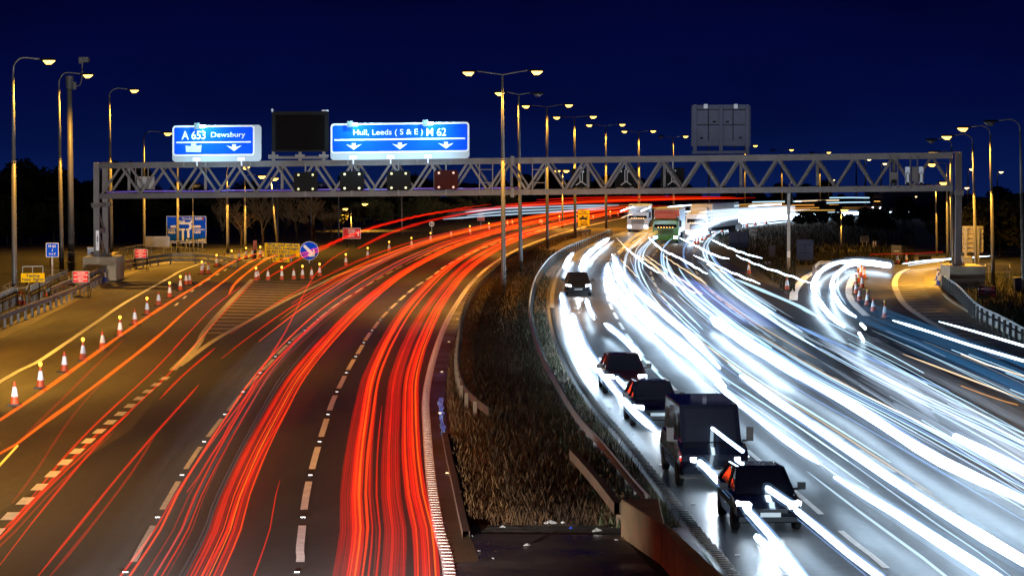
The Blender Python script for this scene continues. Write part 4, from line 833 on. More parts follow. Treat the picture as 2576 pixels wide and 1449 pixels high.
railing('boxed steel handrail around the leftmost lamp base', [g0(8, 764), g0(30, 752), g0(75, 752), g0(66, 768), g0(8, 770)], 1.1, 1.3)
railing('steel handrail climbing past the yellow testing sign', [g0(78, 768), g0(112, 750), g0(140, 736), g0(172, 722)], 1.25, .7)
railing('stepped steel handrail left of the gantry plinth', [g0(116, 718), g0(168, 718), g0(150, 728), g0(116, 735)], 1.1, 1.4)
railing('tall steel handrail around the camera mast base', [g0(127, 690), g0(155, 688), g0(186, 690), g0(210, 688)], 1.7, 1.2)
railing('steel handrail behind the bend of the left slip road', [g0(300, 664), g0(345, 655), g0(402, 645), g0(448, 641), g0(520, 648)], 1.3, 1.1)
railing('steel handrail enclosure on the grass right of the right plinth', [g0(2448, 718), g0(2478, 718), g0(2478, 709), g0(2540, 709), g0(2540, 722), g0(2518, 724)], 1.3, 1.6)
railing('pale frame railing on the verge by the sign backs', [g0(1886, 603), g0(1905, 606)], 1.1, .8)
# flared concrete cover beside the left plinth
mb = MB(); a, b, c = W(276, 704), W(299, 690), W(287, 686); mb.add([(a.x, a.y, 0), (b.x, b.y, 0), (b.x - .5, b.y + .4, 0), (a.x - .5, a.y + .4, 0)] + [(a.x, a.y, 1.75), (b.x, b.y, 1.75), (b.x - .5, b.y + .4, 1.75), (a.x - .5, a.y + .4, 1.75)], [(0, 1, 5, 4), (1, 2, 6, 5), (2, 3, 7, 6), (3, 0, 4, 7), (4, 5, 6, 7)])
tag(ob('concrete_wall', mb, M['concrete']), 'upright concrete wing wall beside the left gantry plinth', 'concrete wall')
def parapet():
    T = lambda x, y, h=.96: W(x, y, h)
    o = W(1562, 1346); r = thing('concrete_parapet', 'stained brown concrete parapet end in the central reserve', 'parapet', o)
    def block(name, top, m):
        mb = MB(); n = len(top); vs = [Vector((p.x, p.y, -.1)) for p in top] + list(top); mb.add(vs, [tuple(range(n)), tuple(range(n, 2 * n))] + [(i, (i + 1) % n, n + (i + 1) % n, n + i) for i in range(n)]); q = ob(name, org(mb, o), M[m], r); bv = q.modifiers.new('b', 'BEVEL'); bv.width = .03; bv.segments = 2
    block('end_block', [T(1562, 1255), T(1658, 1253), T(1664, 1285), T(1672, 1312), T(1664, 1318)], 'concrete_brown')
    e = T(1777, 1449); f = T(1664.5, 1318.5); g2 = T(1672.5, 1312); dv = (e - f) * 1.9; block('wall', [f, g2, g2 + dv + Vector((.45, 0, 0)), f + dv], 'concrete_brown')
parapet()
# pale verge slab beyond the parapet
mb = MB(); mb.sheet(flat([W(1690, 1330), W(1722, 1326), W(1800, 1440), W(1840, 1500), Vector((4.6, 40, 0)), Vector((4.1, 40, 0)), W(1790, 1470)], .02)); struct('pavement', mb, mat('pale_wet_slab', (.3, .32, .36), .25, noise=.25, scale=3))
# ------------------------------------------------------------------ cones
def cone(m1='orange', h=.92, lamp_=None, name='traffic_cone'):
    r = thing(name, None, 'traffic cone', (0, 0, 0)); mb = MB(); mb.box(-.25, -.25, 0, .25, .25, .05); mb.box(-.22, -.22, .05, .22, .22, .075); ob('foot', mb, M['conebase'] if m1 == 'orange' else M[m1], r)
    R = lambda z: .19 - (.19 - .035) * z / h
    mb = MB(); mb.lathe([(R(.07), .07), (R(.38 * h), .38 * h), (R(.78 * h), .78 * h), (R(h), h)], 14); ob('cone_body', mb, M[m1], r, smooth=False)
    mb = MB(); mb.lathe([(R(.38 * h) + .006, .38 * h), (R(.78 * h) + .006, .78 * h)], 14); ob('sleeve', mb, M['conewhite'], r)
    if lamp_: mb = MB(); mb.lathe([(.04, h - .03), (.045, h), (.075, h + .02), (.085, h + .08), (.075, h + .14), (.03, h + .165)], 12); ob('warning_lamp', mb, M[lamp_], r, smooth=True)
    return r
protos = {}
def put_cone(px, py, kind, label, group, d=None, basez=0):
    p = W(px, py)
    if kind not in protos: c = protos[kind] = cone('coneblue' if kind == 'blue' else 'orange', lamp_={'lit': 'ambon', 'off': 'amboff'}.get(kind)); c.location = p
    else: c = dup(protos[kind], p, rnd.uniform(0, 1.5))
    c['label'] = label; c['group'] = group; return c
row1 = [(37, 1020, 0), (102, 977, 1), (162, 937, 0), (209, 908, 1), (258, 880, 0), (302, 846, 1), (339, 818, 0), (370, 793, 1), (399, 770, 0), (427, 750, 1), (454, 732, 1), (468, 718, 0), (477, 717, 0), (508, 691, 1), (511, 684, 0), (524, 690, 0), (545, 672, 1), (550, 668, 0), (564, 665, 0), (583, 660, 1), (601, 657, 0), (619, 652, 1), (635, 650, 0), (655, 649, 1)]
for i, (x, y, l) in enumerate(row1):
    lab = f"{'amber-lamp' if l else 'plain'} orange cone, {ORD[i]} from the near end of the slip road row"
    put_cone(x, y, 'lit' if l else 'plain', lab, 'cones along the left slip road')
row2 = [(644, 708, 1), (649, 706, 0), (674, 707, 0), (709, 706, 1), (739, 705, 0), (761, 703, 1), (784, 703, 0), (804, 697, 1)]
for i, (x, y, l) in enumerate(row2): put_cone(x, y, 'lit' if l else 'plain', f"cone {'with amber lamp' if l else 'without lamp'} across the hatched nose, {ORD[i]} from its left end", 'cones across the hatched nose')
row3 = [(870, 670, 1), (925, 652, 1), (979, 635, 1), (1035, 624, 1), (1083, 610, 1), (1134, 600, 0), (1182, 591, 1), (1230, 583, 1), (1276, 570, 0), (1288, 568, 0), (1358, 567, 0), (1363, 567, 0), (1407, 563, 1), (1450, 558, 1), (1492, 554, 0), (1535, 550, 1), (1554, 546, 0)]
for i, (x, y, l) in enumerate(row3): put_cone(x, y, 'lit' if l else 'plain', f"{'lamp-topped' if l else 'plain'} cone beside the red streams, {ORD[i]} along the far edge row", 'cones along the far left carriageway edge')
row4 = [(1748, 616, 2), (1756, 615, 0), (1766, 606, 2), (1775, 604, 0), (1784, 598, 0), (1788, 597, 0), (1799, 591, 0), (1802, 591, 0), (1816, 585, 0), (1879, 571, 0), (1900, 567, 0), (1927, 564, 0)]
for i, (x, y, l) in enumerate(row4): put_cone(x, y, 'off' if l else 'plain', f"dark orange cone on the far right edge, {ORD[i]} along its receding row", 'cones along the far right edge')
row5 = [(2226, 802, 2), (2197, 786, 0), (2182, 770, 2), (2183, 762, 0), (2162, 759, 0), (2154, 741, 2), (2169, 726, 0), (2153, 721, 0), (2158, 711, 2), (2174, 702, 0), (2166, 696, 0), (2167, 688, 0), (2160, 684, 0)]
for i, (x, y, l) in enumerate(row5): put_cone(x, y, 'off' if l else 'plain', f"{'lamp-topped' if l else 'plain'} cone in the right slip gore, {ORD[i]} from the near end", 'cones in the right slip road gore')
put_cone(1980, 731, 'off', 'lone lamp-topped cone on the verge point left of the slip', 'cones on the right verge'); put_cone(1884, 690, 'plain', 'dim cone on the verge edge below the navy sign back', 'cones on the right verge')
put_cone(2280, 663, 'plain', 'cone beside the roundabout road right of the slip glare', 'cones by the roundabout'); put_cone(2258, 665, 'plain', 'cone just right of the slip glare', 'cones by the roundabout')
for i, (x, y) in enumerate(((232, 724), (239, 720), (245, 716), (252, 715), (264, 709))): put_cone(x, y, 'blue', f'blue cone in front of the left barrier, {ORD[i]} from the left', 'blue cones by the left barrier')
for i, (x, y) in enumerate(((2361, 718), (2366, 712), (2359, 706))): put_cone(x, y, 'blue', f'blue cone tucked against the right barrier end, {ORD[i]} from the front', 'blue cones by the right barrier')
for i, (x, y) in enumerate(((51, 768), (57, 770), (113, 748), (156, 727), (173, 718))): put_cone(x, y, 'plain', f'small cone standing behind the left crash barrier, {ORD[i]} from the left', 'cones behind the left barrier')
o_ = W(642, 653); r_ = thing('marker_board', 'upright orange reflective marker post beyond the slip road cones', 'marker post', o_); mb = MB(); mb.box(-.12, -.05, .0, .12, .05, .9); ob('post', mb, M['rubber'], r_); mb = MB(); mb.box(-.16, -.08, .85, .16, -.055, 1.7); ob('reflector', mb, M['ambon' if False else 'orange'], r_)
# ------------------------------------------------------------------ vegetation
def bare_tree(seed, H, spread, depth=5):
    r2 = random.Random(seed); tr = MB(); cr_ = MB()
    def grow(p, d, L, rad, lev):
        pts = [p]; q = p
        for k in range(3):
            d = (d + Vector((r2.uniform(-.18, .18), r2.uniform(-.18, .18), r2.uniform(-.02, .14)))).normalized(); q = q + d * L / 3; pts.append(q)
        mb = tr if lev == 0 else cr_; mb.tube(pts, [rad, rad * .85, rad * .7, rad * .55], 5 if lev < 2 else 3)
        if lev >= depth: return
        n = 4 if lev < 2 else 3
        for k in range(n):
            t = r2.uniform(.45, 1.0) if lev else r2.uniform(.35, 1.0); b = pts[0].lerp(pts[-1], t); a = r2.uniform(0, 6.28)
            nd = (d * r2.uniform(.6, 1.0) + Vector((math.cos(a), math.sin(a), r2.uniform(.0, .5))) * spread).normalized(); grow(b, nd, L * r2.uniform(.55, .8), max(rad * .5, .022), lev + 1)
    grow(Vector((0, 0, -.1)), Vector((r2.uniform(-.1, .1), 0, 1)), H * .36, .14, 0); return tr, cr_
def leafy(seed, Wd, H, n, size):
    r2 = random.Random(seed); tr = MB(); tr.tube([(0, 0, -.1), (.1, 0, H * .3), (0, .1, H * .6)], [.13, .1, .05], 6); c = MB()
    for k in range(5): a = k * 1.3; tr.tube([(0, 0, H * .2), (math.cos(a) * Wd * .25, math.sin(a) * Wd * .25, H * (.45 + .08 * k))], [.06, .02], 4)
    lobes = [(r2.uniform(-.33, .33) * Wd, r2.uniform(-.3, .3) * Wd, H * r2.uniform(.3, .8), r2.uniform(.18, .3) * Wd) for _ in range(9)]
    for k in range(n):
        l = r2.choice(lobes); v = Vector((r2.gauss(0, 1), r2.gauss(0, 1), r2.gauss(0, 1))).normalized() * l[3] * r2.random() ** .35; p = Vector((l[0], l[1], l[2])) + Vector((v.x, v.y, v.z * H / Wd * .9))
        if p.z < .1: continue
        a = Vector((r2.gauss(0, 1), r2.gauss(0, 1), r2.gauss(0, 1))).normalized(); b = a.cross(Vector((r2.gauss(0, 1), r2.gauss(0, 1), r2.gauss(0, 1)))).normalized(); s = size * r2.uniform(.5, 1.3)
        c.add([p - a * s, p + b * s * .5, p + a * s, p - b * s * .5], [(0, 1, 2, 3)])
    return tr, c
def tree_proto(name, tr, c, mt, mc): r = thing(name, None, 'tree', (0, 0, 0)); ob('trunk', tr, M[mt], r); ob('crown', c, M[mc], r); return r
TP = {}
for k, (H, sp) in enumerate(((6.2, .75), (6.8, .6), (5.4, .95))): TP['bare%d' % k] = tree_proto('bare_tree', *bare_tree(11 + k, H, sp), 'trunk', 'twig')
TP['leaf0'] = tree_proto('shrub', *leafy(31, 5.5, 4.2, 2600, .22), 'trunk', 'leaf'); TP['leaf1'] = tree_proto('shrub', *leafy(32, 4.2, 5.2, 2400, .2), 'trunk', 'leaf')
TP['dark0'] = tree_proto('leafy_tree', *leafy(41, 8, 9, 3600, .36), 'trunk', 'leafdark'); TP['dark1'] = tree_proto('leafy_tree', *leafy(42, 9, 7, 3600, .36), 'trunk', 'leafdark')
used = set()
def plant(kind, px, d, s, label, group, z=None):
    p = A(px, 500, d); p.z = gz(p.x, d) if z is None else z
    if kind in used: t = dup(TP[kind], p, rnd.uniform(0, 6.28), scale=(s * rnd.uniform(.9, 1.15), s * rnd.uniform(.9, 1.15), s))
    else: t = TP[kind]; t.location = p; t.scale = (s, s, s); used.add(kind)
    t['label'] = label; t['group'] = group
for i in range(22):
    plant(rnd.choice(['dark0', 'dark1']), -60 + i * 42 + rnd.uniform(-15, 15), rnd.uniform(290, 345), rnd.uniform(.8, 1.08) * (1.0 if i < 10 else .72), 'black leafy tree in the dark wood behind the left gantry leg', 'dark trees behind the left slip road')
for i in range(6): plant(rnd.choice(['dark0', 'dark1']), -40 + i * 58, rnd.uniform(262, 280), rnd.uniform(.55, .75), 'dark leafy tree close behind the left railing', 'dark trees behind the left railing')
BT = [(606, 268, 1.0, 'twiggy bare tree nearest the blue map sign'), (660, 272, 1.05, 'bare tree with a pale forked trunk left of the yellow notice'), (640, 290, .95, 'dim bare tree behind the slim lit columns'), (712, 290, .95, 'dark bare tree behind the column above the yellow notice'), (745, 285, 1.0, 'bare spreading tree left part of the orange lit clump'), (790, 280, 1.12, 'most brightly orange lit bare tree crown'), (835, 292, .85, 'low twiggy bare tree at the right of the orange lit clump'), (560, 282, .9, 'bare tree partly behind the grey column by the map sign'), (690, 300, 1.0, 'bare dim tree deep behind the orange lit clump'), (815, 305, .9, 'bare tree fading into shadow right of the orange clump')]
for i, (x, d, s, l) in enumerate(BT): plant('bare%d' % (i % 3), x, d, s, l, 'bare trees beyond the slip road')
for i in range(20): plant(rnd.choice(['leaf0', 'leaf1']), 905 + i * 19 + rnd.uniform(-10, 10), rnd.uniform(330, 372) + i * 2.2, rnd.uniform(.6, .95), 'olive shrub in the bank hedge behind the thin red streaks', 'olive shrubs along the left bank')
for i in range(12): plant(rnd.choice(['dark0', 'dark1']), 900 + i * 60 + rnd.uniform(-20, 20), rnd.uniform(440, 500), rnd.uniform(.55, .8), 'dark distant tree below the gantry beam centre', 'far dark trees behind the bank')
for i in range(24): plant(rnd.choice(['dark0', 'dark1']), 1300 + i * 52 + rnd.uniform(-20, 20), rnd.uniform(620, 760), rnd.uniform(.5, .95) * (1.25 if i < 9 else .8), 'tiny dark tree on the far skyline behind the gantry lattice', 'skyline trees')
for i in range(9): plant(rnd.choice(['dark0', 'dark1']), 2420 + i * 30 + rnd.uniform(-8, 8), rnd.uniform(232, 262), rnd.uniform(.5, .62) + i * .055, 'dark leafy tree at the right frame edge behind the lamps', 'dark trees at the right')
for i in range(14): plant(rnd.choice(['dark0', 'dark1']), 2010 + i * 42 + rnd.uniform(-14, 14), rnd.uniform(300, 350), rnd.uniform(.3, .48), 'low dark bush on the bank between slip road and far stream', 'dark bushes on the right bank')
# grass
def blades(name, n, fn, hmin, hmax, wd, m):
    mb = MB(); k = 0
    while k < n:
        p = fn()
        if p is None: continue
        h = rnd.uniform(hmin, hmax) * (1 + .6 * (rnd.random() ** 4)); a = rnd.uniform(0, 6.28); lx, ly = math.cos(a) * wd, math.sin(a) * wd; tx, ty = rnd.uniform(-.35, .35) * h, rnd.uniform(-.35, .35) * h
        mb.add([(p.x - lx, p.y - ly, 0), (p.x + lx, p.y + ly, 0), (p.x + tx * .4 + lx * .6, p.y + ty * .4 + ly * .6, h * .6), (p.x + tx, p.y + ty, h)], [(0, 1, 2), (0, 2, 3)]); k += 1
    o = ob(name, mb, m, smooth='sheet'); return tag(o, None, None, kind='stuff')
def between(refA, nA, oa, refB, nB, ob_, y0, y1, u0=0, u1=1):
    a = {int(p.y): p + n * oa for p, n in zip(refA, nA)}; b = {int(p.y): p + n * ob_ for p, n in zip(refB, nB)}
    def f():
        y = y0 + abs(rnd.gauss(0, .5)) + (y1 - y0) * rnd.random() ** 1.6; k = int(y)
        if k not in a or k not in b: return None
        u = u0 + (u1 - u0) * rnd.random(); q = a[k].lerp(b[k], u); return Vector((q.x, y, 0))
    return f
tag(blades('dry_grass', 30000, between(LREF, LN, .82, RREF, RN, -.5, 67, 300, 0, .42), .08, .3, .008, M['blade']), 'dry brown grass on the left of the central reserve', 'grass')
tag(blades('dark_weeds', 26000, between(LREF, LN, .9, RREF, RN, -.6, 67, 250, .2, .88), .1, .4, .008, M['bladedark']), 'dark tall weeds filling the central reserve', 'weeds')
tag(blades('green_grass', 9000, between(LREF, LN, .9, RREF, RN, -.35, 66.5, 200, .62, .99), .1, .32, .016, M['bladegreen']), 'green grass tufts along the barrier and front of the reserve', 'grass')
def vg():
    px = rnd.uniform(1790, 2300); py = rnd.uniform(560, 735)
    if py < 560 + (2200 - px) * .05 or (px > 2000 and py > 668) or py > 560 + (px - 1752) * .78: return None
    return W(px, py)
tag(blades('verge_grass', 9000, vg, .25, .6, .035, M['grass']), 'dark grass on the bank between main road and slip road', 'grass')
def rg():
    px = rnd.uniform(2380, 2640); py = rnd.uniform(690, 860)
    if py > 735 + (px - 2400) * .62: return None
    return W(px, py)
tag(blades('edge_grass', 5000, rg, .15, .45, .02, M['bladegreen']), 'dim green grass right of the right-hand barrier', 'grass')
# litter
lp0 = None
for i, (x, y, s, b, lab) in enumerate(((1232, 1173, .12, 0, 'pale scrap of litter high in the brown grass'), (1228, 1185, .1, 0, 'pale crumpled paper just below the high scrap'), (1415, 1318, .07, 0, 'small pale wrapper left of the blue scrap'), (1384, 1321, .17, 0, 'largest crumpled white bag in the reserve front litter'), (1345, 1318, .08, 0, 'pale scrap left of the largest bag'), (1300, 1317, .09, 0, 'white wrapper near the middle of the reserve front'), (1265, 1330, .1, 0, 'pinkish pale scrap at the left of the litter line'), (1437, 1332, .06, 1, 'blue scrap on the edge of the dark slab'), (1500, 1340, .15, 0, 'torn pale plastic strip near the parapet'), (1327, 1376, .1, 0, 'pale strip lying alone on the dark slab'), (1205, 1390, .05, 0, 'tiny pale scrap at the left of the dark slab'), (1240, 1408, .04, 0, 'tiny pale speck low on the dark slab'), (1550, 1362, .06, 0, 'small scrap at the slab edge beside the parapet'), (1185, 1352, .05, 0, 'small scrap on the slab by the hard strip end'), (1383, 993, .2, 0, 'white plastic bag caught in the weeds beside the right barrier'), (1416, 956, .16, 0, 'grey pale bag by the right barrier, above the white one'))):
    p = W(x, y); mb = MB(); n = 9; pts = [(math.cos(k * .7) * s * rnd.uniform(.5, 1.2), math.sin(k * .7) * s * rnd.uniform(.5, 1.2), rnd.uniform(.0, .5) * s) for k in range(n)]
    mb.add(pts + [(0, 0, s * .7), (s * .2, s * .1, .01)], [(k, (k + 1) % n, n) for k in range(n)] + [(k, (k + 1) % n, n + 1) for k in range(n)]); o = ob('litter', mb, M['litterblue' if b else 'litter'], loc=(p.x, p.y, .06 if y < 1300 else .03)); tag(o, lab, 'litter', 'litter in the central reserve')
# ------------------------------------------------------------------ vehicles
def wheel(r, x, y, R, wd=.2, name='wheel'):
    mb = MB(); mb.lathe([(R * .6, -wd / 2), (R * .92, -wd / 2), (R, -wd * .3), (R, wd * .3), (R * .92, wd / 2), (R * .6, wd / 2)], 16); mb.v = [(z, a, b) for a, b, z in mb.v]; o = ob(name, mb, M['tyre'], r, loc=(x, y, R))
    mb = MB(); mb.lathe([(R * .6, -wd * .45), (R * .55, -wd * .3), (R * .1, -wd * .35), (R * .1, wd * .35), (R * .55, wd * .3), (R * .6, wd * .45)], 12); mb.v = [(z, a, b) for a, b, z in mb.v]; ob('rim', mb, M['rim'], o)
def loft(mb, secs, close=True):
    o = len(mb.v); n = len(secs[0])
    for s_ in secs: mb.v += [tuple(v) for v in s_]
    for i in range(len(secs) - 1):
        for j in range(n): mb.f.append((o + i * n + j, o + i * n + (j + 1) % n, o + (i + 1) * n + (j + 1) % n, o + (i + 1) * n + j)); mb.m.append(0)
    mb.f += [tuple(o + j for j in range(n)), tuple(o + (len(secs) - 1) * n + j for j in reversed(range(n)))]; mb.m += [0, 0]
def car(label, loc, rz, paint, Wd=1.78, L=4.3, H=1.46, van=False, lights=True, bars=False):
    r = thing('van' if van else 'car', label, 'van' if van else 'car', loc, rz); w = Wd / 2
    if van: prof = [(0, .38, .62, .9), (.12, .3, .95, .97), (.55, .28, 1.12, 1), (1.0, .28, 1.22, 1), (L - .05, .3, 1.25, 1), (L, .4, 1.2, .97)]; zb = 1.2; gl = [(.95, 1.02, .93), (1.75, 1.0, .84), (L - .04, 1, .88)]
    else: prof = [(0, .36, .52, .8), (.08, .26, .64, .92), (.35, .22, .76, .98), (1.15, .22, .9, 1), (2.2, .22, .94, 1), (3.5, .22, .96, 1), (L - .12, .28, .95, .95), (L, .4, .8, .88)]; zb = .93
    def sec(y, zl_, zt, k):
        a = w * k; zm = (zl_ + zt) / 2; return [(-a * .86, y, zl_), (-a * .98, y, zl_ + .1), (-a, y, zm), (-a * .94, y, zt - .04), (-a * .82, y, zt), (a * .82, y, zt), (a * .94, y, zt - .04), (a, y, zm), (a * .98, y, zl_ + .1), (a * .86, y, zl_)]
    mb = MB(); loft(mb, [sec(*p) for p in prof]); bo = ob('body', mb, M[paint], r)
    ys = (1.0, 1.85, 3.45, L - .08) if not van else (.95, 1.7, L - .1, L - .03)
    if van: H = 2.25
    def ring(y, z, k): return (-w * k, y, z), (w * k, y, z)
    mb = MB(); b0 = ring(ys[0], zb - .04, .84); b1 = ring(ys[3], zb - .02, .86); t0 = ring(ys[1], H, .66 if not van else .82); t1 = ring(ys[2], H - (.06 if not van else 0), .66 if not van else .84)
    m0 = ring((ys[0] + ys[1]) / 2 + .0, (zb + H) / 2 + .04, .77 if not van else .85)
    vs = [*b0, *t0, *t1, *b1]; mb.add(vs, [(0, 1, 3, 2), (4, 5, 7, 6), (0, 2, 4, 6), (1, 7, 5, 3), (2, 3, 5, 4), (0, 6, 7, 1)]); ob('windows' if not van else 'load_body', mb, M['glass'] if not van else M[paint], r)
    if van:
        mb = MB(); q = lambda u, v: Vector(vs[0]).lerp(Vector(vs[1]), u).lerp(Vector(vs[2]).lerp(Vector(vs[3]), u), v) + Vector((0, -.02, .01)); mb.add([q(.07, .06), q(.93, .06), q(.92, .9), q(.08, .9)], [(0, 1, 2, 3)]); ob('windscreen', mb, M['glass'], r)
        for sx_ in (-1, 1): mb = MB(); x = sx_ * (w * .875); mb.add([(x, 1.35, 1.25), (x, 2.3, 1.25), (sx_ * w * .85, 2.3, 1.95), (sx_ * w * .845, 1.72, 1.95)], [(0, 1, 2, 3)]); ob('side_window', mb, M['glass'], r)
    else:
        mb = MB(); mb.add([(*t0[0][:2], H - .015), (*t0[1][:2], H - .015), (*t1[1][:2], H - .07), (*t1[0][:2], H - .07), (t0[0][0] * .8, ys[1] + .2, H + .035), (t0[1][0] * .8, ys[1] + .2, H + .035), (t1[1][0] * .8, ys[2] - .2, H + .0), (t1[0][0] * .8, ys[2] - .2, H + .0)], [(0, 1, 5, 4), (1, 2, 6, 5), (2, 3, 7, 6), (3, 0, 4, 7), (4, 5, 6, 7)]); ob('roof', mb, M[paint], r)
        for s_ in (0, 1):
            mb = MB(); mb.bar(b0[s_], t0[s_], .07, .06); mb.bar(t0[s_], t1[s_], .06, .06); mb.bar(t1[s_], b1[s_], .12, .07); f = lambda a, t: Vector(a[s_]).lerp(Vector((b1[s_])), t); mb.bar(Vector(b0[s_]).lerp(Vector(b1[s_]), .45), Vector(t0[s_]).lerp(Vector(t1[s_]), .4), .08, .04); ob('pillar', mb, M[paint], r)
        if bars:
            for sx_ in (-1, 1): mb = MB(); mb.bar((sx_ * w * .6, ys[1] + .1, H + .09), (sx_ * w * .6, ys[2] - .1, H + .07), .04, .05); ob('roof_rail', mb, M['chrome'], r)
    R = .36 if van else .31
    for sx_ in (-1, 1):
        for y in (.82, L - .85): wheel(r, sx_ * (w - .1), y, R)
        z = .72 if not van else .85; mb = MB(); y0 = .12 if not van else .06
        mb.add([(sx_ * w * .95, y0 + .22, z + .05), (sx_ * w * .9, y0 + .16, z - .1), (sx_ * w * .55, y0 - .06, z - .1), (sx_ * w * .52, y0 - .03, z + .03), (sx_ * w * .88, y0 + .5, z + .06), (sx_ * w * .55, y0 + .3, z + .05)], [(0, 1, 2, 3), (0, 3, 5, 4)]); mb.v = [(x, y - .03, zz) for x, y, zz in mb.v]; ob('headlight', mb, M['headlamp'] if lights else M['chrome'], r)
        mb = MB(); mb.box(sx_ * (w + .02), ys[0] + .32, zb + .02, sx_ * (w + .22), ys[0] + .45, zb + (.2 if not van else .42)); mb.box(sx_ * (w - .1), ys[0] + .36, zb, sx_ * (w + .04), ys[0] + .42, zb + .06); ob('mirror', mb, M['black'], r)
        mb = MB(); mb.box(sx_ * w * .78 - .12, L - .02, .7, sx_ * w * .78 + .12, L + .02, .9); ob('tail_light', mb, M['red'], r)
    if lights and loc[1] > 50:
        for sx_ in (0,): lamp_light('headlight_and_fill_spot', r, (sx_ * w * .72, -.2, .7), 120, (.8, .9, 1), size=math.radians(110), blend=.9, rad=.08, rot=(math.radians(82), 0, math.pi))
    z0 = .5; mb = MB(); mb.box(-w * .5, -.02, z0 + .02, w * .5, .03, z0 + .12); ob('grille', mb, M['black'], r); mb = MB(); mb.box(-w * .9, -.03, .3, w * .9, .06, .42); ob('bumper', mb, M['black'], r)
    mb = MB(); mb.box(-.26, -.05, .43, .26, -.031, .54); ob('number_plate', mb, M['plate'], r)
    return r
car('dark estate car with roof rails facing us at the top of the queue', W(1455, 746), .0, 'carblue', bars=True, H=1.5)
pB = W(1655, 1030, .65); car('black hatchback queueing close behind the dark van', (pB.x, pB.y, 0), .05, 'carblack', L=4.0)
pB = W(1576, 955, .6); car('maroon car behind the black hatchback in the near lane', (pB.x, pB.y, 0), .03, 'carred', L=4.1)
pB = W(1800, 1228); car('tall dark van in the queue behind the front car', (pB.x, pB.y, 0), .05, 'carblack', Wd=2.1, L=5.3, van=True)
pB = W(1938, 1342); car('black hatchback at the head of the near lane queue', (pB.x, pB.y, 0), .05, 'carblack', L=4.2)
for x_, y_, bm_, lab in ((-4.2, 46, .6, 'added unseen black car in the reserve lane, carrying fill lights'), (-9.2, 38, 1.3, 'added unseen black car in the middle lane, carrying fill lights'), (-18.5, 44, 1.1, 'added unseen black car on the slip road, carrying fill lights')):  # unseen cars added to carry light onto near road, signs and gantry
    c_ = car(lab, (x_, y_, 0), math.pi + .04, 'carblack')
    for sx_ in (.3,): lamp_light('road_fill_spot', c_, (sx_, -.13, .66), 85000, (1, .98, .97), size=math.radians(60), blend=1, rad=.08, rot=(math.radians(-88.5), 0, 0))  # added fill spot that whitens the near road and lane paint
    for sx_ in (-.3,): lamp_light('headlight_and_fill_spot', c_, (sx_, -.12, .72), 2 * SIGN_FILL * bm_, (1, .93, .82), size=math.radians(17), blend=.35, rad=.08, rot=(math.radians(-90 - 6.3), 0, 0))  # added fill spot tilted up to brighten signs and gantry
def lorry(label, loc, rz, cab, box, Wd=2.55, Hc=2.9, Hb=3.9, L=12, band=None, lights=True):
    r = thing('lorry', label, 'lorry', loc, rz); w = Wd / 2
    mb = MB(); loft(mb, [[(-w * .97, y, .75), (-w, y, 1.4), (-w * k, y, zt - .12), (-w * k * .9, y, zt), (w * k * .9, y, zt), (w * k, y, zt - .12), (w, y, 1.4), (w * .97, y, .75)] for y, zt, k in ((0, Hc * .93, .9), (.12, Hc * .97, .95), (.5, Hc, .97), (2.1, Hc + .1, .98))]); ob('cab', mb, M[cab], r)
    mb = MB(); mb.add([(-w * .86, -.03, 1.65), (w * .86, -.03, 1.65), (w * .83, .03, Hc * .9), (-w * .83, .03, Hc * .9)], [(0, 1, 2, 3)]); ob('windscreen', mb, M['glass'], r)
    mb = MB(); mb.box(-w, -.15, .3, w, .3, .95); ob('bumper', mb, M[cab], r); mb = MB()
    for k in range(4): mb.box(-w * .6, -.04, 1.0 + k * .14, w * .6, .0, 1.07 + k * .14)
    ob('grille', mb, M['dark'], r)
    for sx_ in (-1, 1):
        mb = MB(); mb.box(sx_ * w * .78 - .2, -.19, .5, sx_ * w * .78 + .2, -.14, .76); ob('headlight', mb, M['headlamp'], r); mb = MB(); mb.box(sx_ * (w + .18) - .12, .1, 1.7, sx_ * (w + .18) + .12, .2, 2.4); mb.bar((sx_ * w * .95, .2, 2.4), (sx_ * (w + .18), .15, 2.42), .05, .05); ob('mirror', mb, M['black'], r)
        for y in (1.3, L - 3.2, L - 1.9): wheel(r, sx_ * (w - .2), y, .5, .3)
    mb = MB()
    for k in range(6): mb.box(-w * .55 + k * w * .22 - .05, -.1, 1.62, -w * .55 + k * w * .22 + .05, -.04, 1.7)
    ob('marker_lights', mb, M['marker'], r)
    if box:
        mb = MB(); mb.box(-w, 2.5, 1.05, w, L, Hb); ob('trailer_body', mb, M[box], r); mb = MB(); mb.box(-w * .8, .8, .6, w * .8, L - .3, 1.04); ob('chassis', mb, M['black'], r)
        mb = MB(); mb.box(-w * .96, 2.46, Hb - .75, w * .96, 2.499, Hb - .06); ob('headboard', mb, M[band or box], r)
        mb = MB(); mb.prism([(-w * .8, Hc), (w * .8, Hc), (w * .72, Hc + .55), (-w * .72, Hc + .55)], 1.0, 2.0); ob('air_deflector', mb, M['orangered' if band else cab], r)
    return r
pG = W(1674, 612); lorry('green-cabbed lorry with orange headboard facing us under the gantry', pG, -.12, 'green', 'palegrey', Wd=2.75, Hc=2.55, Hb=3.5, L=13, band='orangered')
pG = W(1752, 598); lorry('white articulated lorry beside the green cab in the bright far curve', pG, -.32, 'carwhite', 'carwhite', L=15, Hb=3.7, Hc=2.8)
pG = W(1604, 584); lorry('pale-fronted box lorry left of the green cab on the far bend', pG, -.1, 'carwhite', 'palegrey', L=9, Hb=3.2, Hc=2.5)
pG = A(2207, 531, 418); r_ = lorry('far dark blue lorry beyond the bright right-hand stream', (pG.x, 418, 0), -1.1, 'backblue', 'backblue', L=12, Hb=3.8)
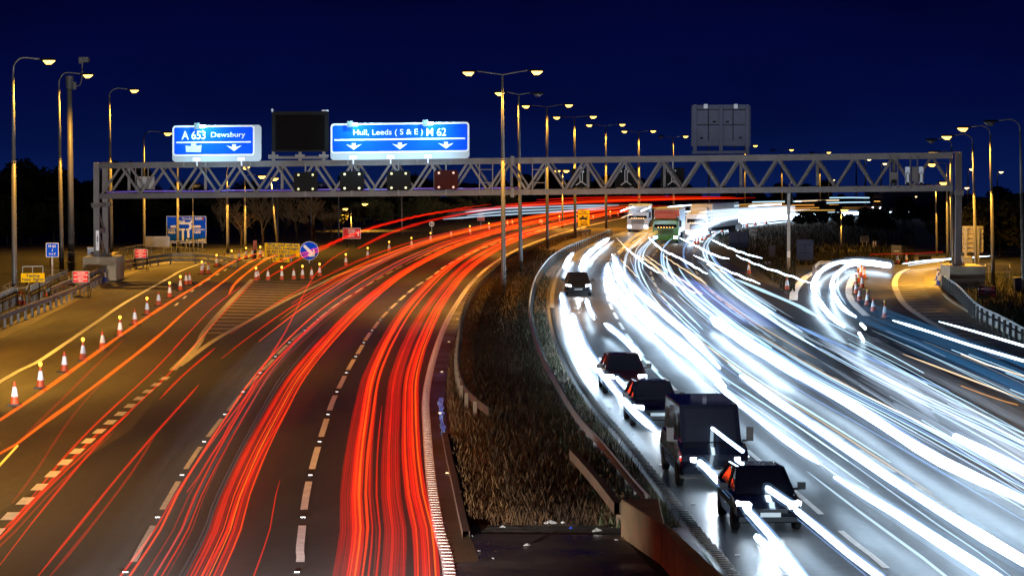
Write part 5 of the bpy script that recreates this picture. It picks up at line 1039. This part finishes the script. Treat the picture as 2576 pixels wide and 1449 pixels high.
def canopy():
    d = 425; B = Board(d); c = A(2262, 520, d); o = Vector((c.x, d, 0)); r = thing('canopy', 'small far red-topped canopy with white and green lit front', 'forecourt canopy', o)
    for x0, y0, x1, y1, m, n_ in ((2253, 499, 2273, 506, 'cred', 'fascia'), (2251, 506.5, 2272, 510, 'cwhite', 'lit_panel'), (2249, 512.5, 2273, 515, 'cwhite', 'lit_panel'), (2253, 510.2, 2270, 512.3, 'cgreen', 'lit_band')): ob(n_, org(B.slab(MB(), [(x0, y0), (x1, y0), (x1, y1), (x0, y1)], 0, 2.0), o), M[m], r)
    mb = MB()
    for x in (2254, 2270): t = B.P(x, 514, -1); mb.bar(Vector((t.x, t.y, 0)), t, .3, .3, up=Vector((0, 1, 0)))
    ob('column', org(mb, o), M['alu'], r)
M['cred'] = mat('lit_red_fascia', (.5, .01, .01), .5, emit=(1, .03, .03), es=.3); M['cwhite'] = mat('lit_white_panel', (.8, .8, .8), .5, emit=(.9, 1, .95), es=2); M['cgreen'] = mat('lit_green_band', (.02, .3, .15), .5, emit=(.05, .8, .45), es=.8)
canopy()
# ------------------------------------------------------------------ light streams recorded over the lanes
TRAILS = []
def trail(pts, r, m, label, group, step=3.0, n=6, taper=True, jit=0.0):
    P = spline(pts, step); ph = rnd.uniform(0, 6)
    if jit: P = [p + Vector((0, 0, jit * math.sin(p.y * .9 + ph))) for p in P]
    R = [r] * len(P)
    if taper and len(P) > 4:
        n0 = len(P); q = rnd.uniform(0, 6)
        for i in range(n0):
            e = min(i, n0 - 1 - i) / (n0 - 1); R[i] = r * min(1, .3 + e * 7) * (1 + .14 * math.sin(i * 1.3 + q) + .1 * math.sin(i * .47 + 2 * q))
    area = sum((b - a).length * (abs(b.x - a.x) + abs(b.y - a.y) * HC / b.y) / max(.1, (b - a).length) * r / b.y ** 2 for a, b in zip(P, P[1:]) if b.y > 59 and abs(b.x) < b.y * .2)
    TRAILS.append((area, P, R, n, m, label, group))
HALO = {'white': ('halo', 2.1), 'red': ('redhalo', 2.0), 'bright': ('redhalo', 2.2), 'orange': ('redhalo', 2.0)}  # wider glowing sleeve added around each streak to imitate bloom
def build_trails(limit=290):
    TRAILS.sort(key=lambda t: -t[0])
    for a, P, R_, n, m, label, group in TRAILS[:limit]:
        o = Vector((P[0].x, P[0].y, 0)); mb = MB().tube(P, R_, n); mats = [TR[m]]
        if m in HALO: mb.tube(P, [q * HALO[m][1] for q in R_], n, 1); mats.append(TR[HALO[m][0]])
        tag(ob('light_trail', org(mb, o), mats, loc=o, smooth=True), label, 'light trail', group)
    keys = list(TR); mb = MB()
    for a, P, R_, n, m, label, group in TRAILS[limit:]: mb.tube(P, R_, min(n, 5), keys.index(m))
    tag(ob('fine_light_trails', mb, [TR[k] for k in keys], smooth=True), 'countless hair-thin light streaks between the bold ones over both carriageways', 'light trails', kind='stuff')
def tp(px, h, wpx, m, label, group, **k):
    pts = [W(x, y, h) for x, y in px]; mid = pts[len(pts) // 2]; return trail(pts, wpx / 2 * mid.y / F, m, label, group, **k)
GRD = 'red tail light streams of the left carriageway'
def lo_tr(o0, o1, y0, y1, h, r, m, label, wander=.12):
    ph = rnd.uniform(0, 6); f = lambda y: o0 + (o1 - o0) * (y - y0) / max(1, y1 - y0)
    pts = LO(f, max(y0, 21), y1, h, wander=wander, ph=ph)[::3]
    if len(pts) > 3: trail(pts, r * .72, m, label, GRD, step=4)
# lane nearest the reserve: three bands
def band(a, b, n_, r, ms, label, y1=(380, 420), h=.8, drift=.1, wander=.07):
    ph = rnd.uniform(0, 6); dr = rnd.uniform(-drift, drift)
    for k in range(n_):
        o = a + (b - a) * k / max(1, n_ - 1); m = ms[k % len(ms)]; f = (lambda o: lambda y: o + dr * (y - 30) / 350)(o)
        pts = LO(f, 30, rnd.uniform(*y1), h + (.03 if m in ('bright', 'orange', 'yellow') else 0), wander=wander, ph=ph + .12 * rnd.random())[::3]
        trail(pts, r * (rnd.uniform(.55, .8) if m in ('bright', 'orange', 'yellow') else rnd.uniform(.95, 1.15)), m, label, GRD, step=4)
band(-2.56, -2.3, 5, .042, ('deep', 'deep', 'dim', 'deep', 'deep'), 'deep red streak of the broad band right of the bold lane line')
band(-2.26, -2.04, 5, .036, ('red', 'bright', 'red', 'orange', 'red'), 'bright streak of the broad band right of the bold lane line')
for o0, r, m in ((-1.88, .05, 'bright'), (-1.8, .035, 'red')): lo_tr(o0, o0, 30, 400, .85, r, m, 'narrow orange red streak in the gap between two broad red bands', .05)
lo_tr(-1.65, -1.6, 30, 92, .8, .028, 'red', 'short thin red streak ending halfway in the gap between broad bands', .03)
band(-1.47, -1.02, 9, .04, ('deep', 'deep', 'dim', 'red', 'deep', 'deep', 'dim', 'deep', 'deep'), 'deep red streak of the broad middle band near the ribbed edge line')
band(-.74, -.26, 9, .038, ('red', 'bright', 'deep', 'red', 'red', 'bright', 'deep', 'orange', 'red'), 'bright red streak running along the ribbed white edge line', drift=.0)
for o0, r, m, y0, y1 in ((-1.72, .03, 'dim', 30, 200), (-2.0, .04, 'dim', 60, 260), (-.85, .03, 'dim', 40, 200)): lo_tr(o0, o0 - .4, y0, y1, .8, r, m, 'faint red streak between the bands of the reserve lane')
# second lane: bright band left of the bold dashes
band(-5.38, -4.66, 10, .032, ('deep', 'red', 'red', 'deep', 'bright', 'red', 'orange', 'red', 'deep', 'bright', 'red', 'deep'), 'orange red streak of the curved band left of the bold lane line', wander=.14, drift=.2)
for o0, o1, y0, y1, r, m in ((-6.85, -6.5, 30, 380, .04, 'bright'), (-6.95, -6.2, 30, 170, .03, 'red'), (-6.6, -6.1, 30, 240, .025, 'deep'), (-6.3, -6.0, 30, 400, .04, 'red'), (-6.15, -6.3, 45, 140, .022, 'red'), (-6.0, -5.6, 30, 300, .02, 'deep'), (-4.2, -4.3, 30, 72, .022, 'red'), (-5.7, -4.9, 30, 90, .03, 'red'), (-4.75, -5.2, 105, 380, .04, 'red'), (-4.55, -5.0, 112, 400, .035, 'bright')): lo_tr(o0, o1, y0, y1, .85, r, m, 'separate red streak in the lane between worn and bold lane lines', .18)
for o0 in (-5.6, -5.95, -5.75): lo_tr(o0, o0 + rnd.uniform(-.2, .2), 40, rnd.uniform(110, 200), rnd.uniform(.5, 1.2), .03, 'grey', 'faint grey ghost streak beside the orange band', .1)
# third lane
for o0, o1, y0, y1, r, m in ((-9.1, -9.0, 150, 400, .05, 'bright'), (-8.9, -8.8, 110, 380, .045, 'red'), (-10.2, -10.0, 30, 89, .04, 'red'), (-10.05, -9.9, 30, 82, .035, 'deep'), (-9.5, -9.6, 92, 118, .05, 'red'), (-8.2, -8.4, 120, 400, .05, 'bright'), (-8.35, -8.5, 135, 420, .035, 'orange'), (-9.9, -9.9, 125, 400, .04, 'red'), (-7.7, -8.0, 160, 400, .04, 'red'), (-8.0, -7.9, 190, 420, .04, 'orange'), (-9.4, -9.3, 180, 420, .04, 'orange'), (-10.2, -9.8, 190, 400, .03, 'red')): lo_tr(o0, o1, y0, y1, .85, r, m, 'red streak in the lane beside the hatched nose', .12)
for o0, y0, y1, m in ((-1.0, 210, 400, 'orange'), (-2.2, 220, 420, 'bright'), (-4.5, 200, 420, 'bright'), (-5.8, 210, 430, 'orange'), (-6.4, 230, 440, 'red'), (-8.8, 240, 440, 'orange'), (-3.0, 230, 430, 'red'), (-1.6, 250, 430, 'red'), (-7.2, 240, 420, 'red')): lo_tr(o0, o0, y0, y1, .8, .06, m, 'far red streak of the stream bending away under the gantry', .1)
# slip road streaks
GS = 'orange streaks along the left slip road'
tp([(-90, 1115), (0, 1056), (130, 968), (310, 839), (420, 765), (517, 705), (570, 668), (620, 645), (664, 635)], .75, 5.5, 'orange', 'upper long orange streak sweeping past the row of cones', GS); tp([(-60, 1200), (0, 1140), (40, 1118), (110, 1064), (207, 994), (387, 855), (480, 772), (573, 700), (620, 665), (664, 642)], .75, 6, 'orange', 'lower long orange streak down the middle of the slip road', GS)
tp([(-70, 1250), (0, 1169), (44, 1121)], .8, 6, 'yellow', 'short yellow streak at the left frame edge', GS)
tp([(45, 1112), (150, 1010), (230, 930), (310, 855)], .75, 6, 'dim', 'faint wide red streak parallel to the orange ones', GS); tp([(30, 1265), (90, 1185), (180, 1050), (270, 950), (387, 857)], .75, 6, 'dim', 'faint red streak curving across to the dashed divider', GS)
tp([(20, 1330), (100, 1225), (222, 1085), (393, 925), (470, 842), (540, 770), (604, 722)], .7, 3.5, 'red', 'thin red streak just above the short dashes', GS); tp([(0, 1420), (120, 1265), (270, 1090), (410, 955), (480, 880), (560, 790), (640, 705)], .7, 3.5, 'red', 'thin red streak crossing the short dashes', GS)
tp([(575, 740), (600, 705), (664, 655), (700, 640)], .75, 5, 'orange', 'short orange streak climbing to the closure notice', GS)
tp([(-20, 1375), (60, 1290), (150, 1190), (250, 1090), (281, 1062)], .8, 6, 'deep', 'broad dull red streak below the short dashes', GS); tp([(-20, 1360), (70, 1270), (170, 1165), (260, 1075)], .8, 5, 'red', 'narrow red streak above the broad dull one', GS)
tp([(95, 1449), (195, 1325), (300, 1195), (395, 1085), (440, 1035), (500, 968)], .8, 5, 'red', 'long red streak ending alone in the dark lane', GS); tp([(125, 1449), (220, 1335), (330, 1190), (390, 1095)], .8, 6, 'deep', 'dull companion of the long red streak in the dark lane', GS)
GT = 'marker light streaks of tall vehicles on the left'
tp([(470, 1240), (560, 1100), (655, 935), (720, 830), (785, 702), (830, 655), (879, 624)], 2.2, 3.5, 'red', 'steep thin red streak crossing the lower streams to the cones', GT, jit=.02); tp([(645, 694), (702, 658), (801, 624), (882, 592), (960, 568), (1060, 543), (1150, 526), (1237, 514)], 3.4, 3, 'red', 'high thin wavering red streak passing behind the blue arrow disc', GT, jit=.03); tp([(677, 697), (760, 648), (801, 631), (900, 585), (1014, 552), (1120, 533), (1240, 523), (1290, 514), (1400, 507), (1560, 500), (1850, 496)], 3.4, 3.5, 'red', 'longest high red streak running far under the gantry', GT, jit=.03)
tp([(900, 625), (985, 585), (1080, 556), (1180, 536), (1260, 524), (1400, 514), (1560, 507), (1760, 500), (1900, 498)], 3.0, 4, 'red', 'second high red streak curving under the gantry', GT); tp([(1270, 519), (1400, 512), (1560, 504), (1750, 500), (1870, 500)], 3.0, 4, 'bright', 'bright far high red streak right under the beam', GT); tp([(1350, 503), (1500, 497), (1700, 495), (1840, 496)], 3.6, 2.5, 'red', 'topmost thin far red streak under the beam', GT)
GGH = 'pale streaks of passing lorry sides'
for k in range(9): tp([(1130 + rnd.uniform(-20, 60), 552 - k * 3.0), (1260, 541 - k * 2.6), (1400, 533 - k * 2.2), (1560 + rnd.uniform(-40, 20), 526 - k * 1.6)], 2.0, 3.4, 'grey' if k % 3 else 'soft', 'pale streak of the white blur behind the central columns', GGH)
# ---- white headlight streams
GW = 'headlight streams of the right carriageway'
def ww(px, wpx, m, label, h=.65, **k):
    tp(px, h, wpx, m, label, GW, **k)
    if m == 'white' and wpx >= 9 and not label.startswith('tiny'):
        for sg, mm, f in ((-1, 'blue', .6), (1, 'soft', .62), (1, 'blue', .85)):
            e = rnd.uniform(0, .25); q = [(x + sg * wpx * f * (.9 if i else .5), y + rnd.uniform(-1, 1) - sg * wpx * f * .35) for i, (x, y) in enumerate(px)]
            tp(q, h + rnd.uniform(-.05, .05), max(2, wpx * rnd.uniform(.14, .26)), mm, 'thin fringe beside the ' + ' '.join(label.split()[:11]), 'fringes of the white streams', n=5)
ww([(1862, 850), (1995, 936), (2145, 1020), (2257, 1093), (2370, 1161), (2576, 1257), (2680, 1300)], 22, 'white', 'thick white streak reaching the right frame edge below the lorry')
ww([(1790, 800), (1862, 850), (1930, 895), (2000, 938)], 26, 'white', 'widest upper part of the thick streak near the middle')
ww([(1862, 945), (2031, 1062), (2140, 1135), (2229, 1196), (2370, 1287), (2576, 1411), (2640, 1449)], 21, 'white', 'thick white streak ending in the lower right corner')
ww([(1800, 965), (1862, 1017), (1975, 1105), (2060, 1165)], 15, 'white', 'white streak left of the corner streak, ending mid road')
ww([(2099, 1200), (2257, 1293), (2370, 1366), (2500, 1449), (2580, 1500)], 22, 'white', 'thick white streak starting mid road and leaving the bottom edge')
ww([(1904, 1350), (1950, 1398), (2003, 1449), (2060, 1510)], 20, 'white', 'short thick streak at the bottom below the front car'); ww([(1873, 1275), (1930, 1338), (1992, 1415), (2030, 1465)], 17, 'white', 'left headlight streak poured down from the front car'); ww([(2004, 1284), (2060, 1330), (2130, 1388), (2215, 1452)], 17, 'white', 'right headlight streak poured down from the front car')
for dx, wp in ((-9, 3), (12, 4), (22, 3)): ww([(1885 + dx, 1300), (1950 + dx, 1375), (2010 + dx, 1449)], wp, 'blue', 'thin blue fringe beside the front car left streak'); ww([(2015 + dx, 1305), (2100 + dx, 1375), (2190 + dx, 1449)], wp, 'blue', 'thin blue fringe beside the front car right streak')
ww([(2403, 1097), (2480, 1133), (2576, 1181), (2650, 1220)], 17, 'white', 'round-ended thick streak in front of the long lorry', h=.8)
ww([(1528, 664), (1530, 690), (1540, 718), (1570, 752), (1628, 803), (1688, 851), (1748, 899), (1822, 972)], 25, 'white', 'thickest white streak bending down the middle lane'); ww([(1540, 640), (1560, 680), (1605, 735), (1670, 790), (1740, 850), (1810, 925)], 15, 'white', 'white streak right of the thickest middle one'); ww([(1560, 735), (1610, 780), (1680, 838), (1760, 908)], 12, 'soft', 'soft streak filling between the two middle white streaks')
ww([(1831, 915), (1900, 965), (1960, 1005), (2060, 1075)], 9, 'soft', 'soft streak right of the middle lane streams')
ww([(1531, 601), (1500, 622), (1478, 642), (1466, 662), (1462, 685)], 13, 'white', 'curved white streak above the dark estate car, right side'); ww([(1441, 637), (1428, 655), (1420, 676)], 11, 'white', 'short white streak above the dark estate car, left side'); ww([(1545, 606), (1515, 628), (1495, 650), (1484, 672)], 8, 'soft', 'soft curved streak right of the estate car')
ww([(1412, 738), (1420, 775), (1430, 810), (1445, 850), (1462, 885), (1500, 935)], 17, 'white', 'thick white streak running down from the estate car left side'); ww([(1475, 752), (1483, 780), (1495, 803)], 11, 'white', 'short round white streak below the estate car right side'); ww([(1440, 790), (1455, 840), (1480, 890), (1510, 930)], 15, 'white', 'second thick streak below the estate car')
ww([(1460, 872), (1500, 920), (1549, 985), (1600, 1040), (1655, 1088)], 15, 'white', 'long white streak along the left of the queueing cars'); ww([(1508, 901), (1550, 948), (1590, 993), (1617, 1015)], 11, 'white', 'white streak ending on the black hatchback left lamp'); ww([(1521, 814), (1560, 845), (1591, 874), (1612, 905)], 14, 'white', 'white streak over the maroon car right side'); ww([(1590, 872), (1640, 925), (1692, 978)], 6, 'cyan', 'thin cyan streak over the black hatchback roof side')
ww([(1611, 958), (1650, 998), (1694, 1038)], 10, 'white', 'white streak ending on the black hatchback right lamp'); ww([(1673, 1080), (1720, 1125), (1777, 1178), (1844, 1250)], 15, 'white', 'white streak running from the van left lamp to the front car', h=.75)
ww([(1862, 1175), (1905, 1210), (1965, 1252), (2000, 1275)], 14, 'white', 'white streak over the front car bonnet right side', h=1.0)
ww([(1792, 1077), (1830, 1107), (1868, 1135)], 9, 'white', 'white streak in front of the van windscreen', h=1.6)
# slip road loop
GSL = 'headlight streams on the right slip road'
tp([(2232, 664), (2190, 657), (2150, 656), (2110, 660), (2075, 675), (2052, 700), (2047, 725), (2060, 757), (2090, 795), (2124, 822)], .65, 12, 'white', 'outer bright loop of the slip road', GSL); tp([(2215, 662), (2170, 661), (2135, 668), (2105, 690), (2093, 713), (2098, 740), (2120, 775), (2153, 797)], .65, 10, 'white', 'inner bright loop of the slip road', GSL); tp([(2200, 668), (2150, 666), (2120, 680), (2107, 705), (2110, 735), (2128, 765)], .65, 5, 'soft', 'soft thin loop inside the slip road curve', GSL); tp([(2236, 668), (2195, 662), (2160, 660), (2130, 662)], .65, 15, 'white', 'short blazing bar where the slip road loop begins', GSL); tp([(2085, 668), (2062, 690), (2056, 715), (2064, 745)], .65, 6, 'soft', 'soft streak inside the outer loop', GSL)
for a, b, m in (((2161, 838), (2172, 857), 'white'), ((2166, 815), (2176, 826), 'white')): tp([a, ((a[0] + b[0]) / 2 + .5, (a[1] + b[1]) / 2), b], .7, 8, m, 'short blunt headlight dash by the slip road end', GSL)
tp([(2270, 664), (2330, 656), (2400, 651), (2490, 644)], .6, 3, 'white', 'upper thin white streak on the roundabout road', 'roundabout streaks'); tp([(2285, 668), (2340, 660), (2372, 656)], .6, 2.5, 'cyan', 'lower thin pale streak on the roundabout road', 'roundabout streaks'); tp([(2188, 640), (2240, 639), (2300, 638), (2372, 634)], .7, 3, 'deep', 'dull red streak behind the roundabout fence', 'roundabout streaks')
# far bright curve
ww([(1735, 600), (1790, 576), (1850, 561), (1920, 551), (2050, 542), (2205, 534)], 14, 'white', 'bright far curve of headlights under the gantry right half'); ww([(1728, 604), (1780, 581), (1840, 564)], 8, 'white', 'near thick end of the bright far curve'); ww([(1860, 556), (1950, 547), (2060, 541), (2180, 536)], 9, 'white', 'long far bar of white light at right'); ww([(1730, 592), (1800, 566), (1900, 549), (2000, 541)], 6, 'soft', 'soft upper rim of the bright far curve')
for k, (a, b, y0, y1, m, h) in enumerate(((1680, 1795, 521, 513, 'white', 3.2), (1735, 1840, 524, 512, 'cyan', 3.2), (1885, 1965, 519, 514, 'white', 3.2), (1893, 2016, 509, 507, 'cyan', 3.4), (2087, 2187, 498, 498, 'cyan', 3.6), (2080, 2188, 511, 509, 'cyan', 3.2), (1720, 1800, 534, 526, 'white', 2.8), (1780, 1905, 540, 532, 'soft', 2.5), (1900, 2060, 527, 523, 'amber', 2.8), (1950, 2100, 531, 529, 'gold', 2.5), (1760, 1990, 521, 509, 'gold', 2.9), (1850, 2110, 520, 515, 'amber', 2.8), (1690, 1880, 545, 528, 'soft', 2.2), (1830, 2080, 535, 527, 'soft', 2.0), (1880, 2150, 540, 533, 'soft', 1.6), (2000, 2110, 507, 504, 'warm', 3.4), (1560, 1595, 532, 520, 'white', 3.0), (1612, 1638, 532, 521, 'white', 3.0), (1562, 1592, 549, 538, 'warm', 2.6), (1575, 1640, 522, 517, 'gold', 3.2), (1640, 1760, 524, 516, 'gold', 3.1))):
    tp([(a, y0), ((a + b) / 2, (y0 + y1) / 2 - .6), (b, y1)], h, 3.0, m, 'thin far marker streak of lorries rounding the bright bend', 'far lorry marker streaks', n=5)
for k, x in enumerate((2238, 2262, 2277, 2283, 2310, 2322, 2352, 2376, 2392)): tp([(x, 534), (x + 2, 534), (x + 4, 533.8)], .7, 2.4, 'white', 'tiny white headlight speck on the far right road', 'far headlight specks', n=5)
# thin marker streaks of lorries crossing the middle
TH_ = [([(1574, 624), (1620, 662), (1657, 687)], 'white', 3.2, 2.6), ([(1550, 598), (1585, 632), (1640, 665), (1690, 712), (1768, 741)], 'warm', 3, 2.4), ([(1612, 641), (1650, 670), (1700, 712), (1751, 738)], 'warm', 3, 2.4), ([(1624, 642), (1690, 687), (1768, 740)], 'warm', 3, 2.5), ([(1666, 642), (1712, 672), (1777, 713)], 'warm', 3, 2.6), ([(1632, 598), (1664, 627), (1710, 650), (1780, 690)], 'white', 4, 2.8), ([(1710, 599), (1750, 618), (1792, 640), (1834, 652)], 'white', 4, 2.8), ([(1790, 603), (1830, 622), (1880, 640), (1917, 650)], 'white', 3.5, 3.0), ([(1745, 643), (1790, 662), (1840, 685), (1912, 714)], 'white', 3.5, 3.0), ([(1852, 643), (1910, 668), (1975, 690), (2040, 713)], 'white', 3.5, 3.0), ([(1778, 664), (1802, 676), (1827, 688)], 'warm', 3, 2.8), ([(1560, 652), (1585, 678), (1604, 698)], 'warm', 2.5, 2.4)]
for pl, m, wp, h in TH_: tp(pl, h, wp, m, 'thin marker streak fanning out below the green lorry', 'marker streaks of oncoming lorries', n=5, jit=.03)
for k in range(5): tp([(1647 + k * 5.5, 739 - k * 3), (1700 + k * 6, 790 - k * 4), (1757 + k * 4, 842 - k * 4)], 1.6, 3, 'cyan' if k % 2 else 'indigo', 'one of five parallel blue white streaks in mid road', 'parallel blue streaks', n=5)
ww([(1850, 702), (1900, 723), (1960, 748), (2010, 770), (2056, 795)], 7, 'cyan', 'broad pale blue streak below the verge', h=2.2); ww([(1800, 700), (1845, 738), (1900, 775), (1948, 790)], 5, 'cyan', 'pale blue streak left of the broad one', h=2.0); ww([(2003, 819), (2100, 862), (2201, 907), (2300, 948), (2387, 983)], 8, 'blue', 'long light blue streak across the pale lorry side', h=1.9)
ww([(2246, 806), (2330, 832), (2440, 868), (2576, 908), (2660, 935)], 6, 'white', 'upper white streak leaving the right edge by the hatched area', h=2.4); ww([(2362, 809), (2450, 833), (2576, 870), (2660, 895)], 5, 'white', 'topmost white streak over the hatched area', h=2.2)
ww([(2271, 890), (2340, 918), (2420, 945), (2500, 975), (2576, 1008)], 4, 'warm', 'wavering warm streak along the teal curtain', h=2.0, jit=.03); ww([(2418, 892), (2480, 915), (2520, 930), (2576, 945)], 4, 'warm', 'short wavering warm streak high on the teal curtain', h=2.6, jit=.03); ww([(2418, 970), (2470, 990), (2530, 1010), (2560, 1018)], 3, 'amber', 'thin amber streak on the pale lorry side', h=1.9)
# fill of thin streaks over the middle lanes
def ro_tr(o0, o1, y0, y1, h, r, m, label):
    f = lambda y: o0 + (o1 - o0) * (y - y0) / max(1, y1 - y0); pts = RO(f, max(21, y0), y1, h, wander=.1, ph=rnd.uniform(0, 6))[::4]
    if len(pts) > 3: trail(pts, r, m, label, 'thin streaks over the right carriageway', step=5, n=5)
for i in range(78):
    y0 = rnd.uniform(45, 150); L_ = rnd.uniform(25, 90); o = rnd.choice((4.6, 6.2, 8.2, 9.8, 11.8)) + rnd.uniform(-.5, .5); m = rnd.choice(('soft', 'soft', 'blue', 'cyan', 'blue', 'indigo', 'soft', 'soft', 'cyan', 'gold'))
    ro_tr(o, o + rnd.uniform(-.3, .3), y0, y0 + L_, rnd.uniform(.3, 1.2), rnd.uniform(.012, .03), m, {'soft': 'thin soft white streak among the middle lane streams', 'blue': 'thin blue streak among the middle lane streams', 'cyan': 'thin pale cyan streak among the middle lane streams', 'amber': 'thin amber streak among the middle lane streams', 'gold': 'thin golden streak among the middle lane streams', 'indigo': 'thin deep blue streak among the middle lane streams'}[m])
for i in range(34):
    y0 = rnd.uniform(110, 220); o = rnd.choice((5, 6.2, 8.4, 9.8, 12)) + rnd.uniform(-.4, .4); ro_tr(o, o, y0, y0 + rnd.uniform(40, 110), rnd.uniform(.5, .95), rnd.uniform(.025, .09), rnd.choice(('soft', 'soft', 'cyan', 'blue')), 'white streak in the dense stream before the gantry')
GB2 = 'pale side streaks of lorries joining from the slip road'
for k in range(46):
    h = .55 + 3.0 * k / 45; x = 13.9 + rnd.uniform(-.2, .4) + (.9 if h > 2.3 else 0); y0 = rnd.uniform(56, 66); y1 = rnd.uniform(90, 118) if h < 2.2 else rnd.uniform(96, 128)
    m = 'pale' if h < 1.9 else 'grey' if h < 2.4 else 'tealblur'
    trail([Vector((x, y0, h)), Vector((x - .02, (y0 + y1) / 2, h)), Vector((x - .35, y1, h * .97))], rnd.uniform(.05, .13), m, 'broad soft pale streak of the blurred lower lorry side at right' if h < 2.4 else 'broad soft teal streak of the blurred upper lorry side at right', GB2, step=6, n=5)
for k in range(40):
    h = rnd.uniform(.5, 3.4); x = 13.7 + rnd.uniform(-.2, .4) + (.9 if h > 2.3 else 0); y0 = rnd.uniform(58, 90); y1 = y0 + rnd.uniform(12, 40)
    trail([Vector((x, y0, h)), Vector((x - .02, (y0 + y1) / 2, h + .02)), Vector((x - .2, y1, h))], rnd.uniform(.008, .018), rnd.choice(('soft', 'cyan', 'palest')) if h < 2.2 else rnd.choice(('tealblur', 'palest', 'cyan')), 'hair-thin streak over the blurred lorry side at right', GB2, step=6, n=4)
for k in range(16): tp([(2060 + k * 6, 855 + k * 4), (2150 + k * 6, 892 + k * 5), (2300 + k * 4, 955 + k * 7)], 1.2, 14, rnd.choice(('pale', 'grey')), 'broad soft streak where the lorry blur begins', GB2, n=5)
for k in range(14): tp([(1650 + k * 7, 680 + k * 2), (1730 + k * 9, 745 + k * 1), (1830 + k * 10, 812 + k * 1)], 1.4, 16, ('indigo' if k % 2 else 'grey') if k > 2 else 'pale', 'soft blue violet smear of passing lorries in mid road', 'soft smears in mid road', n=5)
for k in range(16): tp([(1728 + k * 2, 598 - k * 4.2), (1790 + k * 4, 572 - k * 3.0), (1880 + k * 6, 554 - k * 2.2), (2000, 543 - k * 1.6)], 1.0 + k * .16, 6, 'palest' if k % 3 else 'soft', 'added white blur brightening the lorry side at the bright bend', 'added white blur at the far bend', n=5)  # glowing tubes added in front to brighten the white lorry's dark side
for k in range(9): tp([(1555 + k * 6, 640 - k * 3), (1590 + k * 9, 600 - k * 2), (1640 + k * 10, 570 - k * 3)], 1.2, 9, 'gold' if k % 3 == 0 else 'amberblur', 'soft amber smear below the far lorries', 'amber smears at the far bend', n=5)
for k in range(18): lo = -7.4 + (k % 9) * .2; trail(LO(lambda y, lo=lo: lo - .1, 40, rnd.uniform(180, 300), .3 + k * .1, wander=.1, ph=1.0)[::4], .22, 'ghost', 'faint grey ghost streak left of the orange red band', GRD, step=5, n=5)
build_trails()
# ------------------------------------------------------------------ render
S.cycles.use_denoising = True; S.cycles.denoiser = 'OPENIMAGEDENOISE'; S.cycles.sample_clamp_indirect = 6; S.cycles.max_bounces = 8; S.cycles.transparent_max_bounces = 48; S.cycles.diffuse_bounces = 2; S.cycles.glossy_bounces = 3; S.cycles.use_light_tree = True; S.cycles.caustics_reflective = False; S.cycles.caustics_refractive = False
S.view_settings.view_transform = 'Standard'; S.view_settings.look = 'None'; S.view_settings.exposure = 0; S.view_settings.gamma = 1; S.view_settings.use_curve_mapping = False
